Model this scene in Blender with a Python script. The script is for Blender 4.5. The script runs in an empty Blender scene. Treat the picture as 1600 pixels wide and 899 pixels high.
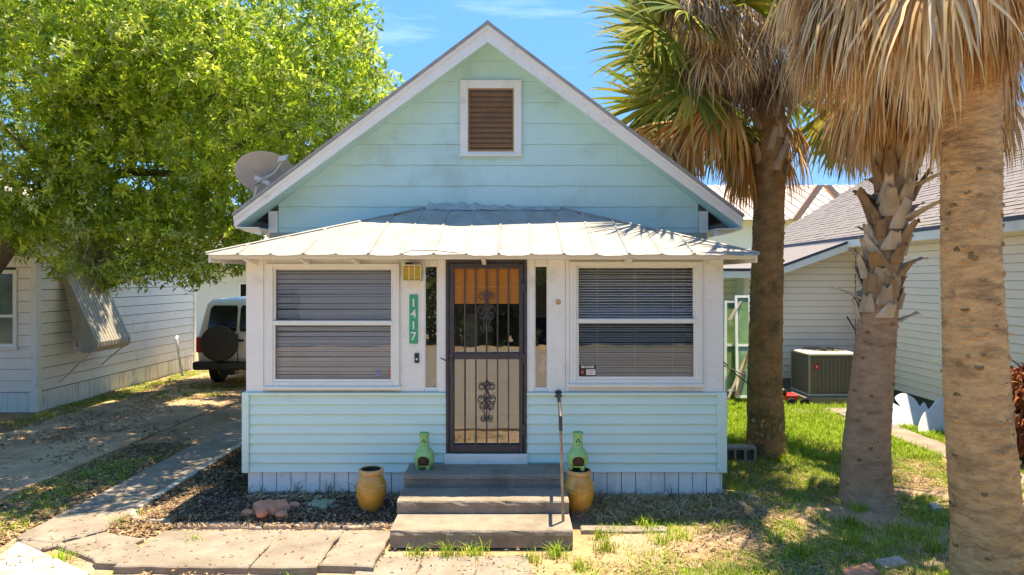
import bpy, math, random
import numpy as np
from mathutils import Vector, Matrix
R = math.radians
random.seed(7); rng = np.random.default_rng(7)
sc = bpy.context.scene
col = sc.collection
# ------------------------------------------------------------ camera, sky, sun, exposure
F, HC, HY = 1067.0, 2.4, 437.0
cam_d = bpy.data.cameras.new('camera'); cam = bpy.data.objects.new('camera', cam_d); col.objects.link(cam)
cam.location = (0, 0, HC); cam.rotation_euler = (R(90), 0, 0)
cam_d.sensor_width = 36; cam_d.lens = 36*F/1600; cam_d.shift_y = -12.5/1600; cam_d.clip_end = 3000; cam_d.clip_start = .05
sc.camera = cam
SUN = Vector((.10, .15, 1)).normalized()          # direction towards the sun
w = bpy.data.worlds.new('World'); sc.world = w; w.use_nodes = True
nt = w.node_tree; nt.nodes.clear()
out = nt.nodes.new('ShaderNodeOutputWorld'); bg = nt.nodes.new('ShaderNodeBackground')
sky = nt.nodes.new('ShaderNodeTexSky'); sky.sky_type = 'NISHITA'; sky.sun_disc = False
sky.sun_elevation = math.asin(SUN.z); sky.sun_rotation = math.atan2(SUN.x, SUN.y)
sky.air_density = 1.0; sky.dust_density = 0.0; sky.ozone_density = 1.5; sky.altitude = 1500
hs = nt.nodes.new('ShaderNodeHueSaturation'); hs.inputs['Saturation'].default_value = 1.2; hs.inputs['Hue'].default_value = .505
clr = nt.nodes.new('ShaderNodeMix'); clr.data_type = 'RGBA'; clr.inputs[0].default_value = .93; clr.inputs[7].default_value = (.17, .64, 1.85, 1)   # an evenly clear, deep blue sky
# faint cirrus streaks
tc = nt.nodes.new('ShaderNodeTexCoord'); mp = nt.nodes.new('ShaderNodeMapping'); mp.inputs['Scale'].default_value = (1.2, 1.2, 9); mp.inputs['Rotation'].default_value = (0, R(8), 0)
nz = nt.nodes.new('ShaderNodeTexNoise'); nz.inputs['Scale'].default_value = 3; nz.inputs['Detail'].default_value = 8; nz.inputs['Roughness'].default_value = .62
rp = nt.nodes.new('ShaderNodeValToRGB'); rp.color_ramp.elements[0].position = .55; rp.color_ramp.elements[1].position = .9
rp.color_ramp.elements[1].color = (.3, .3, .3, 1)
mx = nt.nodes.new('ShaderNodeMix'); mx.data_type = 'RGBA'
L = nt.links
L.new(tc.outputs['Generated'], mp.inputs[0]); L.new(mp.outputs[0], nz.inputs['Vector']); L.new(nz.outputs[0], rp.inputs[0])
L.new(sky.outputs[0], hs.inputs['Color']); L.new(rp.outputs[0], mx.inputs[0]); L.new(hs.outputs[0], clr.inputs[6]); L.new(clr.outputs[2], mx.inputs[6]); mx.inputs[7].default_value = (2.2, 2.7, 3.4, 1)
L.new(mx.outputs[2], bg.inputs[0]); L.new(bg.outputs[0], out.inputs[0]); bg.inputs[1].default_value = 0.15
sd = bpy.data.lights.new('sun', 'SUN'); so = bpy.data.objects.new('sun', sd); col.objects.link(so)
sd.energy = 2.1; sd.angle = R(.53); sd.color = (1, .93, .86)
so.rotation_euler = SUN.to_track_quat('Z', 'Y').to_euler(); so.location = (5, 5, 20)
sc.view_settings.view_transform = 'Standard'; sc.view_settings.look = 'None'; sc.view_settings.gamma = 1
sc.view_settings.exposure = 2.52
sc.view_settings.use_white_balance = True; sc.view_settings.white_balance_temperature = 8900; sc.view_settings.white_balance_tint = 4
sc.cycles.max_bounces = 10; sc.cycles.diffuse_bounces = 5; sc.cycles.transparent_max_bounces = 24
def PX(px, Y): return (px-800)*Y/F
def PZ(py, Y): return HC+(HY-py)*Y/F
# ------------------------------------------------------------ noise in numpy
def _h(ix, iy, s):
    n = (ix.astype(np.int64)*374761393 + iy.astype(np.int64)*668265263 + s*1442695041) & 0xffffffff
    n = ((n ^ (n >> 13))*1274126177) & 0xffffffff
    return ((n ^ (n >> 16)) & 0xffff)/65535.0
def vnoise(x, y, s=0):
    x = np.asarray(x, float); y = np.asarray(y, float)
    ix = np.floor(x); iy = np.floor(y); fx = x-ix; fy = y-iy
    fx = fx*fx*(3-2*fx); fy = fy*fy*(3-2*fy)
    a = _h(ix, iy, s); b = _h(ix+1, iy, s); c = _h(ix, iy+1, s); d = _h(ix+1, iy+1, s)
    return (a*(1-fx)+b*fx)*(1-fy)+(c*(1-fx)+d*fx)*fy
def fbm(x, y, s=0, o=4):
    x = np.asarray(x, float); y = np.asarray(y, float)
    v = 0; a = .5; t = 0
    for i in range(o):
        v = v+a*vnoise(x, y, s+i); t += a; a *= .5; x = x*2.03+11; y = y*2.03+7
    return v/t
# ------------------------------------------------------------ materials
def mat(name, c1, c2=None, scale=6, rough=.6, bump=0, bscale=40, stretch=(1, 1, 1), metal=0, spec=.4, attr=None, trans=0, c3=None, s3=1.3, t3=(.55, .7), bdist=.01, detail=5, coat=0):
    m = bpy.data.materials.new(name); m.use_nodes = True; n = m.node_tree.nodes; l = m.node_tree.links
    b = n['Principled BSDF']; b.inputs['Roughness'].default_value = rough; b.inputs['Metallic'].default_value = metal
    b.inputs['Specular IOR Level'].default_value = spec; b.inputs['Base Color'].default_value = (*c1, 1); b.inputs['Coat Weight'].default_value = coat
    tc = n.new('ShaderNodeTexCoord'); mp = n.new('ShaderNodeMapping'); mp.inputs['Scale'].default_value = stretch
    l.new(tc.outputs['Object'], mp.inputs[0]); cur = None
    if c2 is not None:
        nz = n.new('ShaderNodeTexNoise'); nz.inputs['Scale'].default_value = scale; nz.inputs['Detail'].default_value = detail; nz.inputs['Roughness'].default_value = .65
        l.new(mp.outputs[0], nz.inputs['Vector'])
        r = n.new('ShaderNodeValToRGB'); r.color_ramp.elements[0].position = .35; r.color_ramp.elements[1].position = .65
        r.color_ramp.elements[0].color = (*c1, 1); r.color_ramp.elements[1].color = (*c2, 1)
        l.new(nz.outputs[0], r.inputs[0]); cur = r.outputs[0]
    if c3 is not None:
        nz = n.new('ShaderNodeTexNoise'); nz.inputs['Scale'].default_value = s3; nz.inputs['Detail'].default_value = 7; nz.inputs['Roughness'].default_value = .7
        l.new(mp.outputs[0], nz.inputs['Vector'])
        r = n.new('ShaderNodeValToRGB'); r.color_ramp.elements[0].position = t3[0]; r.color_ramp.elements[1].position = t3[1]
        l.new(nz.outputs[0], r.inputs[0]); x = n.new('ShaderNodeMix'); x.data_type = 'RGBA'
        l.new(r.outputs[0], x.inputs[0]); x.inputs[7].default_value = (*c3, 1)
        if cur: l.new(cur, x.inputs[6])
        else: x.inputs[6].default_value = (*c1, 1)
        cur = x.outputs[2]
    if attr:
        a = n.new('ShaderNodeAttribute'); a.attribute_name = attr
        if cur:
            x = n.new('ShaderNodeMix'); x.data_type = 'RGBA'; x.blend_type = 'MULTIPLY'; x.inputs[0].default_value = 1
            l.new(cur, x.inputs[6]); l.new(a.outputs['Color'], x.inputs[7]); cur = x.outputs[2]
        else: cur = a.outputs['Color']
    if cur: l.new(cur, b.inputs['Base Color'])
    if bump:
        nz = n.new('ShaderNodeTexNoise'); nz.inputs['Scale'].default_value = bscale; nz.inputs['Detail'].default_value = 6
        l.new(mp.outputs[0], nz.inputs['Vector']); bp = n.new('ShaderNodeBump'); bp.inputs['Strength'].default_value = bump; bp.inputs['Distance'].default_value = bdist
        l.new(nz.outputs[0], bp.inputs['Height']); l.new(bp.outputs[0], b.inputs['Normal'])
    if trans:
        tr = n.new('ShaderNodeBsdfTranslucent'); ms = n.new('ShaderNodeMixShader'); ms.inputs[0].default_value = trans
        o = n['Material Output']; l.new(b.outputs[0], ms.inputs[1]); l.new(tr.outputs[0], ms.inputs[2]); l.new(ms.outputs[0], o.inputs[0])
        if cur: l.new(cur, tr.inputs[0])
        else: tr.inputs[0].default_value = (*c1, 1)
    return m
def glass(name, tint=(.85, .9, .88), base=.06, rough=.0):
    m = bpy.data.materials.new(name); m.use_nodes = True; n = m.node_tree.nodes; l = m.node_tree.links; n.clear()
    o = n.new('ShaderNodeOutputMaterial'); t = n.new('ShaderNodeBsdfTransparent'); t.inputs[0].default_value = (*tint, 1)
    g = n.new('ShaderNodeBsdfGlossy'); g.inputs['Roughness'].default_value = rough
    nz = n.new('ShaderNodeTexNoise'); nz.inputs['Scale'].default_value = 2.2; bp = n.new('ShaderNodeBump'); bp.inputs['Strength'].default_value = .25; bp.inputs['Distance'].default_value = .006
    tc = n.new('ShaderNodeTexCoord'); l.new(tc.outputs['Object'], nz.inputs['Vector']); l.new(nz.outputs[0], bp.inputs['Height']); l.new(bp.outputs[0], g.inputs['Normal'])
    f = n.new('ShaderNodeFresnel'); f.inputs[0].default_value = 1.5
    a = n.new('ShaderNodeMath'); a.operation = 'ADD'; a.inputs[1].default_value = base; l.new(f.outputs[0], a.inputs[0])
    ms = n.new('ShaderNodeMixShader'); l.new(a.outputs[0], ms.inputs[0]); l.new(t.outputs[0], ms.inputs[1]); l.new(g.outputs[0], ms.inputs[2]); l.new(ms.outputs[0], o.inputs[0])
    return m
M = {}
M['gable'] = mat('gable_paint', (.52, .755, .71), (.56, .785, .74), 3, .65, .15, 60, (1, 1, 1.5), c3=(.42, .55, .49), s3=1.1, t3=(.52, .8))
M['blue'] = mat('siding_blue', (.61, .80, .72), (.65, .83, .75), 5, .5, .06, 90, (.4, 1, 3), c3=(.45, .58, .55), s3=2, t3=(.6, .85))
M['white'] = mat('white_paint', (.80, .775, .71), (.84, .82, .76), 5, .5, .1, 60, c3=(.52, .49, .43), s3=3.6, t3=(.56, .82))
M['weather'] = mat('weathered_white', (.76, .75, .70), (.83, .82, .76), 9, .6, .15, 50, (1, 1, .4), c3=(.42, .38, .31), s3=3.4, t3=(.52, .78))
M['cream'] = mat('cream_vinyl', (.90, .78, .68), (.92, .81, .72), 4, .45, 0)
M['alum'] = mat('ivory_frame', (.76, .74, .67), (.8, .78, .71), 7, .4)
M['tin'] = mat('white_tin', (.38, .355, .33), (.28, .26, .24), 5, .55, .35, 9, (1, .5, 1), c3=(.26, .22, .18), s3=6, t3=(.58, .74), spec=.5)
M['tar'] = mat('roof_tar_patch', (.33, .36, .36), (.45, .47, .46), 9, .7, .3, 30)
M['concrete'] = mat('aged_concrete', (.23, .19, .15), (.29, .24, .19), 7, .88, .7, 50, c3=(.15, .12, .085), s3=2.6, t3=(.48, .72))
M['slab'] = mat('path_concrete', (.23, .195, .16), (.29, .25, .205), 6, .9, .8, 45, c3=(.17, .13, .10), s3=2.6, t3=(.42, .72))
M['edging'] = mat('edging_stone', (.40, .345, .29), (.50, .44, .375), 8, .85, .5, 60, c3=(.22, .18, .14), s3=7, t3=(.5, .7))
M['drive'] = mat('drive_concrete', (.50, .33, .21), (.58, .40, .26), 5, .9, .5, 40, c3=(.32, .205, .13), s3=.9, t3=(.4, .62))
M['iron'] = mat('black_iron', (.035, .03, .04), (.06, .052, .058), 20, .45, .1, 50, spec=.5)
M['ironbar'] = mat('bar_iron', (.05, .045, .05), (.10, .09, .09), 20, .5)
M['rust'] = mat('rusty_pipe', (.50, .40, .31), (.26, .17, .11), 25, .6, .3, 80, (1, 1, .3), metal=.3)
M['darkpipe'] = mat('dark_pipe', (.06, .055, .06), (.09, .08, .08), 20, .5, metal=.4)
M['glass'] = glass('window_glass', (.95, .96, .97), .045)
M['doorglass'] = glass('door_glass', (.75, .76, .74), .20)
M['blind'] = mat('blind_vinyl', (.86, .85, .84), (.80, .79, .78), 5, rough=.5, trans=.2)
M['bamboo'] = mat('bamboo_shade', (.80, .36, .09), (.62, .24, .05), 30, .6, .2, 60, (6, 1, 1), trans=.25)
M['inner'] = mat('painted_shade_dark', (.10, .11, .09), (.07, .08, .065), 2, .8)  # dark backing behind boards, paints in the shadow lines of their gaps
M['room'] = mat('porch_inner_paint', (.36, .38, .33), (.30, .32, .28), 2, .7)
M['floor'] = mat('porch_floor', (.22, .17, .13), (.28, .22, .17), 6, .7)
M['green'] = mat('sign_green', (.02, .34, .16), (.03, .38, .19), 30, .5)
M['numeral'] = mat('numeral_white', (.72, .78, .70), None, rough=.5)
M['black'] = mat('black_plastic', (.02, .02, .025), None, rough=.35)
M['amber'] = mat('amber_glass', (.80, .55, .08), (.72, .45, .05), 12, .25, trans=.35)
M['brass'] = mat('cream_metal', (.75, .68, .45), None, rough=.4)
M['urn'] = mat('amber_glaze', (.56, .26, .035), (.66, .34, .06), 9, .28, .1, 20, (1, 1, .5), c3=(.38, .15, .02), s3=8, t3=(.55, .75), spec=.5, coat=.3)
M['urn_rim'] = mat('urn_rim_clay', (.62, .40, .18), (.5, .28, .1), 14, .5)
M['soil'] = mat('dark_soil_lining', (.05, .03, .025), (.08, .05, .035), 20, .95, .5, 60)
M['chim'] = mat('green_clay', (.24, .50, .17), (.30, .56, .22), 14, .6, .2, 50, c3=(.38, .58, .28), s3=12)
M['terra'] = mat('terracotta_clay', (.56, .21, .12), (.66, .28, .17), 14, .75, .25, 70)
M['mossclay'] = mat('mossy_clay', (.18, .24, .14), (.30, .31, .22), 16, .85, .3, 70)
M['dish'] = mat('dish_grey', (.50, .48, .47), (.56, .54, .53), 6, .5)
M['dishw'] = mat('dish_white', (.62, .62, .61), None, rough=.5)
M['wood'] = mat('old_brown_wood', (.30, .14, .05), (.42, .22, .09), 8, .7, .3, 30, (1, 1, 6))
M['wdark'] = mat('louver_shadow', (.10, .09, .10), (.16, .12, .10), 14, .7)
M['bark'] = mat('oak_bark', (.10, .075, .055), (.17, .13, .10), 10, .9, .8, 30, (1, 1, .3), bdist=.03)
M['leaf'] = mat('leaf_green', (1, 1, 1), None, rough=.42, attr='tint', trans=.5, spec=.35)
M['moss'] = mat('spanish_moss', (.28, .30, .20), (.36, .36, .26), 10, .9, trans=.3)
M['p_tan'] = mat('palm_bark_tan', (.84, .49, .22), (.60, .32, .135), 6, .9, 1, 34, (1, 1, 3.2), c3=(.20, .11, .06), s3=2.2, t3=(.47, .72), bdist=.02)
M['p_grey'] = mat('palm_bark_grey', (.56, .35, .21), (.42, .25, .145), 7, .9, 1, 34, (1, 1, 3), c3=(.20, .125, .08), s3=3, t3=(.54, .76), bdist=.02)
M['p_dark'] = mat('palm_bark_dark', (.26, .14, .05), (.42, .24, .10), 8, .9, .8, 34, (1, 1, 1.2), c3=(.09, .085, .03), s3=2.4, t3=(.5, .68), bdist=.02)
M['boot'] = mat('palm_boot', (.52, .41, .29), (.36, .26, .17), 9, .85, .5, 30, (1, 1, .4), c3=(.16, .10, .07), s3=7, t3=(.56, .75))
M['boot2'] = mat('palm_boot_brown', (.40, .24, .12), (.27, .155, .08), 9, .85, .6, 40, (1, 1, .3), c3=(.10, .06, .04), s3=6, t3=(.5, .7))
M['boot3'] = mat('palm_boot_pale', (.66, .52, .37), (.48, .35, .23), 9, .85, .6, 40, (1, 1, .3), c3=(.22, .14, .09), s3=6, t3=(.55, .72))
M['frond'] = mat('frond_leaf', (1, 1, 1), None, rough=.5, attr='tint', trans=.35, spec=.3)
M['dead'] = mat('dead_frond', (1, 1, 1), None, rough=.7, attr='tint', trans=.22, spec=.2)
M['grass'] = mat('grass_blade', (1, 1, 1), None, rough=.6, attr='tint', trans=.35, spec=.2)
M['litter'] = mat('leaf_litter', (1, 1, 1), None, rough=.85, attr='tint', trans=.1, spec=.2)
M['shingle'] = mat('roof_shingle', (.15, .135, .135), (.22, .195, .195), 30, .9, .4, 90)
M['drip'] = mat('drip_edge', (.06, .06, .10), None, rough=.5)
M['farwall'] = mat('far_wall', (.66, .66, .64), (.72, .72, .7), 2, .7)
M['farroof'] = mat('pinkish_metal_roof', (.52, .42, .37), (.46, .37, .32), 2, .6)
M['salmon'] = mat('salmon_trim', (.55, .28, .20), None, rough=.6)
M['vanpaint'] = mat('van_paint', (.66, .66, .62), (.7, .7, .66), 3, .35, coat=.3)
M['vanglass'] = mat('van_glass', (.012, .012, .014), None, rough=.12, spec=.6)
M['vinyl'] = mat('tyre_cover', (.028, .024, .022), (.045, .038, .032), 12, .55, .2, 40)
M['rubber'] = mat('rubber', (.02, .02, .02), None, rough=.8)
M['redlens'] = mat('red_lens', (.45, .02, .02), None, rough=.2)
M['chrome'] = mat('chrome', (.6, .6, .6), None, rough=.2, metal=1)
M['awning'] = mat('awning_metal', (.36, .33, .28), (.46, .43, .37), 5, .5, .1, 20, (1, 8, 1), c3=(.3, .27, .22), s3=3)
M['acgrey'] = mat('ac_louver', (.30, .255, .21), (.36, .31, .26), 20, .6)
M['acbeige'] = mat('ac_beige', (.58, .54, .48), None, rough=.5)
M['red'] = mat('red_paint', (.6, .03, .03), None, rough=.35)
M['greenpane'] = mat('old_green_glass', (.12, .22, .06), (.22, .32, .12), 3, .15, spec=.6, c3=(.4, .5, .4), s3=2)
M['greywood'] = mat('grey_wood', (.26, .21, .17), (.36, .31, .26), 10, .85, .3, 30, (1, 1, .3))
M['board'] = mat('white_board', (.72, .78, .86), None, rough=.5)
M['fern'] = mat('dry_fern', (1, 1, 1), None, rough=.7, attr='tint', trans=.2)
M['block'] = mat('cinder_block', (.26, .22, .19), (.34, .29, .25), 14, .95, .5, 80)
M['asphalt'] = mat('old_asphalt', (.24, .21, .175), (.31, .27, .225), 3, .9, .3, 60)
M['sticker'] = mat('sticker_white', (.8, .78, .76), None, rough=.5)
M['stickred'] = mat('sticker_red', (.5, .08, .07), None, rough=.5)
M['blueglaze'] = mat('blue_glaze', (.10, .11, .34), (.25, .22, .4), 20, .3)
M['clothdark'] = mat('purple_cloth', (.07, .05, .13), None, rough=.9)
M['screen'] = mat('vent_screen', (.30, .14, .055), (.22, .11, .06), 6, .8)
# ------------------------------------------------------------ object helpers
def tag(o, label=None, cat=None, group=None, kind=None):
    if label: o['label'] = label
    if cat: o['category'] = cat
    if group: o['group'] = group
    if kind: o['kind'] = kind
    return o
def thing(name, label, cat, loc=(0, 0, 0), group=None):
    o = bpy.data.objects.new(name, None); col.objects.link(o); o.location = loc; o.empty_display_size = .1
    return tag(o, label, cat, group)
def link(name, me, parent=None, loc=None):
    o = bpy.data.objects.new(name, me); col.objects.link(o)
    if parent is not None:
        o.parent = parent
        if parent.type == 'EMPTY': o.matrix_parent_inverse = Matrix.Translation(-parent.location)
    if loc is not None: o.location = loc
    return o
class MB:
    def __init__(s): s.v = []; s.f = []; s.m = []; s.mi = 0
    def add(s, vs, fs):
        b = len(s.v); s.v += [tuple(v) for v in vs]; s.f += [tuple(b+i for i in f) for f in fs]; s.m += [s.mi]*len(fs); return s
    def box(s, x0, x1, y0, y1, z0, z1, bev=0):
        if bev <= 0:
            vs = [(x, y, z) for z in (z0, z1) for y in (y0, y1) for x in (x0, x1)]
            return s.add(vs, [(0, 2, 3, 1), (4, 5, 7, 6), (0, 1, 5, 4), (2, 6, 7, 3), (0, 4, 6, 2), (1, 3, 7, 5)])
        b = bev; pts = []
        X = (x0, x1); Y = (y0, y1); Z = (z0, z1); idx = {}
        for i in (0, 1):
            for j in (0, 1):
                for k in (0, 1):
                    sx, sy, sz = (1, -1)[i], (1, -1)[j], (1, -1)[k]
                    idx[i, j, k, 0] = len(pts); pts.append((X[i], Y[j]+sy*b, Z[k]+sz*b))
                    idx[i, j, k, 1] = len(pts); pts.append((X[i]+sx*b, Y[j], Z[k]+sz*b))
                    idx[i, j, k, 2] = len(pts); pts.append((X[i]+sx*b, Y[j]+sy*b, Z[k]))
        fs = []
        for i in (0, 1): fs.append(tuple(idx[i, a, c, 0] for a, c in ((0, 0), (1, 0), (1, 1), (0, 1))))
        for j in (0, 1): fs.append(tuple(idx[a, j, c, 1] for a, c in ((0, 0), (1, 0), (1, 1), (0, 1))))
        for k in (0, 1): fs.append(tuple(idx[a, c, k, 2] for a, c in ((0, 0), (1, 0), (1, 1), (0, 1))))
        for a in (0, 1):
            for c in (0, 1):
                fs.append((idx[a, c, 0, 0], idx[a, c, 0, 1], idx[a, c, 1, 1], idx[a, c, 1, 0]))
                fs.append((idx[a, 0, c, 0], idx[a, 0, c, 2], idx[a, 1, c, 2], idx[a, 1, c, 0]))
                fs.append((idx[0, a, c, 1], idx[0, a, c, 2], idx[1, a, c, 2], idx[1, a, c, 1]))
        for i in (0, 1):
            for j in (0, 1):
                for k in (0, 1): fs.append((idx[i, j, k, 0], idx[i, j, k, 1], idx[i, j, k, 2]))
        return s.add(pts, fs)
    def obox(s, p0, p1, wv, tv):     # bar from p0 to p1 with half vectors wv, tv
        p0, p1, wv, tv = map(Vector, (p0, p1, wv, tv))
        vs = [p+a*wv+b*tv for p in (p0, p1) for a, b in ((-1, -1), (1, -1), (1, 1), (-1, 1))]
        return s.add(vs, [(3, 2, 1, 0), (4, 5, 6, 7), (0, 1, 5, 4), (1, 2, 6, 5), (2, 3, 7, 6), (3, 0, 4, 7)])
    def tube(s, pts, r, n=8, cap=True):
        pts = [Vector(p) for p in pts]; rs = r if isinstance(r, (list, tuple)) else [r]*len(pts)
        vs = []; prev = None
        for i, p in enumerate(pts):
            t = (pts[min(i+1, len(pts)-1)]-pts[max(i-1, 0)])
            if t.length < 1e-9: t = Vector((0, 0, 1))
            t.normalize()
            if prev is None: a = t.orthogonal().normalized()
            else:
                a = prev-t*prev.dot(t); a = a.normalized() if a.length > 1e-6 else t.orthogonal().normalized()
            prev = a; b = t.cross(a)
            for k in range(n):
                q = 2*math.pi*k/n; vs.append(p+(a*math.cos(q)+b*math.sin(q))*rs[i])
        fs = [(i*n+k, i*n+(k+1) % n, (i+1)*n+(k+1) % n, (i+1)*n+k) for i in range(len(pts)-1) for k in range(n)]
        if cap: fs += [tuple(range(n-1, -1, -1)), tuple((len(pts)-1)*n+k for k in range(n))]
        return s.add(vs, fs)
    def lathe(s, prof, n=24, c=(0, 0, 0), sx=1, sy=1):
        vs = []
        for r, z in prof:
            for k in range(n):
                q = 2*math.pi*k/n; vs.append((c[0]+r*sx*math.cos(q), c[1]+r*sy*math.sin(q), c[2]+z))
        return s.add(vs, [(i*n+k, i*n+(k+1) % n, (i+1)*n+(k+1) % n, (i+1)*n+k) for i in range(len(prof)-1) for k in range(n)])
    def prism(s, poly, off):         # poly: list of 3D points, off: extrusion vector
        n = len(poly); o = Vector(off); a = [Vector(p) for p in poly]; b = [p+o for p in a]
        return s.add(a+b, [tuple(range(n)), tuple(range(2*n-1, n-1, -1))]+[(i, n+i, n+(i+1) % n, (i+1) % n) for i in range(n)])
    def ball(s, c, r, sc=(1, 1, 1), n=12):
        prof = [(max(1e-4, math.sin(math.pi*i/n)), -math.cos(math.pi*i/n)) for i in range(n+1)]
        vs = []; m = n+4
        for a, z in prof:
            for k in range(m):
                q = 2*math.pi*k/m; vs.append((c[0]+r*sc[0]*a*math.cos(q), c[1]+r*sc[1]*a*math.sin(q), c[2]+r*sc[2]*z))
        return s.add(vs, [(i*m+k, i*m+(k+1) % m, (i+1)*m+(k+1) % m, (i+1)*m+k) for i in range(n) for k in range(m)])
    def mesh(s, name, m, smooth=False):
        me = bpy.data.meshes.new(name); me.from_pydata(s.v, [], s.f)
        for x in (m if isinstance(m, (list, tuple)) else [m]): me.materials.append(x)
        if any(s.m): me.polygons.foreach_set('material_index', s.m)
        import bmesh
        bm = bmesh.new(); bm.from_mesh(me); bmesh.ops.recalc_face_normals(bm, faces=bm.faces); bm.to_mesh(me); bm.free()
        if smooth:
            me.polygons.foreach_set('use_smooth', [True]*len(me.polygons))
            try: me.set_sharp_from_angle(angle=R(38))
            except Exception: pass
        me.update(); return me
    def build(s, name, m, parent=None, smooth=False, loc=None): return link(name, s.mesh(name, m, smooth), parent, loc)
def B(name, m, parent, *a, bev=0): return MB().box(*a, bev=bev).build(name, m, parent)
def np_mesh(name, V, faces, m, parent=None, tint=None, smooth=False):
    """V (n,3); faces list of int arrays (k,3)/(k,4); tint (n,3)"""
    me = bpy.data.meshes.new(name); nV = len(V); me.vertices.add(nV); me.vertices.foreach_set('co', np.asarray(V, np.float32).ravel())
    loops = np.concatenate([f.ravel() for f in faces]); sizes = np.concatenate([np.full(len(f), f.shape[1]) for f in faces])
    me.loops.add(len(loops)); me.loops.foreach_set('vertex_index', loops.astype(np.int32))
    me.polygons.add(len(sizes)); st = np.concatenate([[0], np.cumsum(sizes)[:-1]])
    me.polygons.foreach_set('loop_start', st.astype(np.int32)); me.polygons.foreach_set('loop_total', sizes.astype(np.int32))
    if tint is not None:
        a = me.color_attributes.new('tint', 'FLOAT_COLOR', 'POINT')
        a.data.foreach_set('color', np.concatenate([tint, np.ones((nV, 1))], 1).astype(np.float32).ravel())
    if smooth: me.polygons.foreach_set('use_smooth', np.ones(len(sizes), bool))
    me.materials.append(m); me.update(calc_edges=True); me.validate()
    return link(name, me, parent)
def clip(poly, a, b, c):             # keep a*u+b*v<=c
    o = []
    for i in range(len(poly)):
        p, q = poly[i], poly[(i+1) % len(poly)]; dp = a*p[0]+b*p[1]-c; dq = a*q[0]+b*q[1]-c
        if dp <= 0: o.append(p)
        if (dp < 0 < dq) or (dq < 0 < dp):
            t = dp/(dp-dq); o.append((p[0]+(q[0]-p[0])*t, p[1]+(q[1]-p[1])*t))
    return o
def lap(name, m, parent, poly, z0, z1, org, u, n, pb=.018, pt=.004, back=.02):
    """siding board from 2-D outline (u,z); bottom edge proud pb, top edge proud pt"""
    if len(poly) < 3: return None
    org = Vector(org); u = Vector(u); n = Vector(n)
    fr = [org+u*p[0]+Vector((0, 0, p[1]))+n*(pb+(pt-pb)*min(1, max(0, (p[1]-z0)/(z1-z0)))) for p in poly]
    bk = [org+u*p[0]+Vector((0, 0, p[1]))-n*back for p in poly]
    k = len(poly); mb = MB(); mb.add(fr+bk, [tuple(range(k)), tuple(range(2*k-1, k-1, -1))]+[(i, k+i, k+(i+1) % k, (i+1) % k) for i in range(k)])
    return mb.build(name, m, parent)
def laps(parent, m, u0, u1, za, zb, step, org, u, n, name='siding_board', clips=(), holes=(), pb=.018, gap=.0):
    z = za
    while z < zb-1e-3:
        z1 = min(z+step, zb)
        segs = [(u0, u1)]
        for (h0, h1, hz0, hz1) in holes:
            if z1 > hz0+.01 and z < hz1-.01:
                ns = []
                for a, b in segs:
                    if h0 > a and h0 < b: ns.append((a, h0))
                    if h1 > a and h1 < b: ns.append((h1, b))
                    if h1 <= a or h0 >= b: ns.append((a, b))
                segs = ns
        for a, b in segs:
            p = [(a, z+gap), (b, z+gap), (b, z1+.0), (a, z1+.0)]
            for c in clips: p = clip(p, *c) if len(p) > 2 else p
            if len(p) > 2: lap(name, m, parent, p, z, z1, org, u, n, pb)
        z = z1
# ------------------------------------------------------------ ground sheet
def axis(lo, hi, st, far):
    a = list(np.arange(lo, hi+st/2, st)); g = st; x = hi
    o = []
    while x < far: g *= 1.35; x += g; o.append(x)
    g = st; x = lo; p = []
    while x > -far: g *= 1.35; x -= g; p.append(x)
    return np.array(p[::-1]+a+o)
xs = axis(-11, 9, .07, 900); ys = axis(3.2, 17, .07, 900)
GX, GY = np.meshgrid(xs, ys)
def sm(a, b, x): t = np.clip((x-a)/(b-a), 0, 1); return t*t*(3-2*t)
def inbox(x, y, x0, x1, y0, y1, s=.12): return sm(x0-s, x0+s, x)*(1-sm(x1-s, x1+s, x))*sm(y0-s, y0+s, y)*(1-sm(y1-s, y1+s, y))
def grass_d(x, y):
    """how grassy a spot is, 0..1"""
    n = fbm(x*1.3, y*1.3, 3, 4); n2 = fbm(x*4.5, y*4.5, 9, 3)
    right = sm(.9, 1.6, x)*sm(.39, .53, n*.55+n2*.45)*(.55+.45*sm(6, 8.5, y))
    far = sm(9.2, 10.2, y)*sm(2.3, 2.6, x)*(.9)
    strip = inbox(x, y, -5.5, -4.65, 4, 9.2, .1)*sm(.44, .56, n2)*.8
    strip2 = inbox(x, y, -8.5, -6.0, 12.5, 18, .5)*sm(.42, .6, n2)*.8
    wall = inbox(x, y, -8.5, -7.9, 11, 18, .2)*.4
    far2 = sm(18, 22, np.abs(y))*.7
    g = np.maximum.reduce([right, far, strip, strip2, wall, far2])
    g = g*(1-inbox(x, y, -4.0, 2.45, 6.0, 17, .08)*.97)*(1-inbox(x, y, 5.7, 6.3, 8, 12.6, .03))
    low = inbox(x, y, -6, 3.0, 4.2, 5.75, .1)*sm(.56, .66, n2)*.6
    return np.clip(np.maximum(g, low), 0, 1)
def height(x, y):
    h = (fbm(x*.9, y*.9, 21)-.5)*.06+(fbm(x*6, y*6, 25)-.5)*.03
    bed = inbox(x, y, -3.6, -.95, 6.75, 7.6, .12)+inbox(x, y, .65, 2.5, 6.75, 7.6, .2)
    h = h+bed*.045
    flat = np.maximum.reduce([inbox(x, y, -4.6, -3.85, 4.9, 12, .05), inbox(x, y, -8, -5.5, 3, 13.5, .05)*.9, inbox(x, y, -4.0, .8, 5.0, 6.65, .05), inbox(x, y, -30, 30, -9, 4.4, .3)])
    return h*(1-flat)-.02*flat
H = height(GX, GY)
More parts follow.
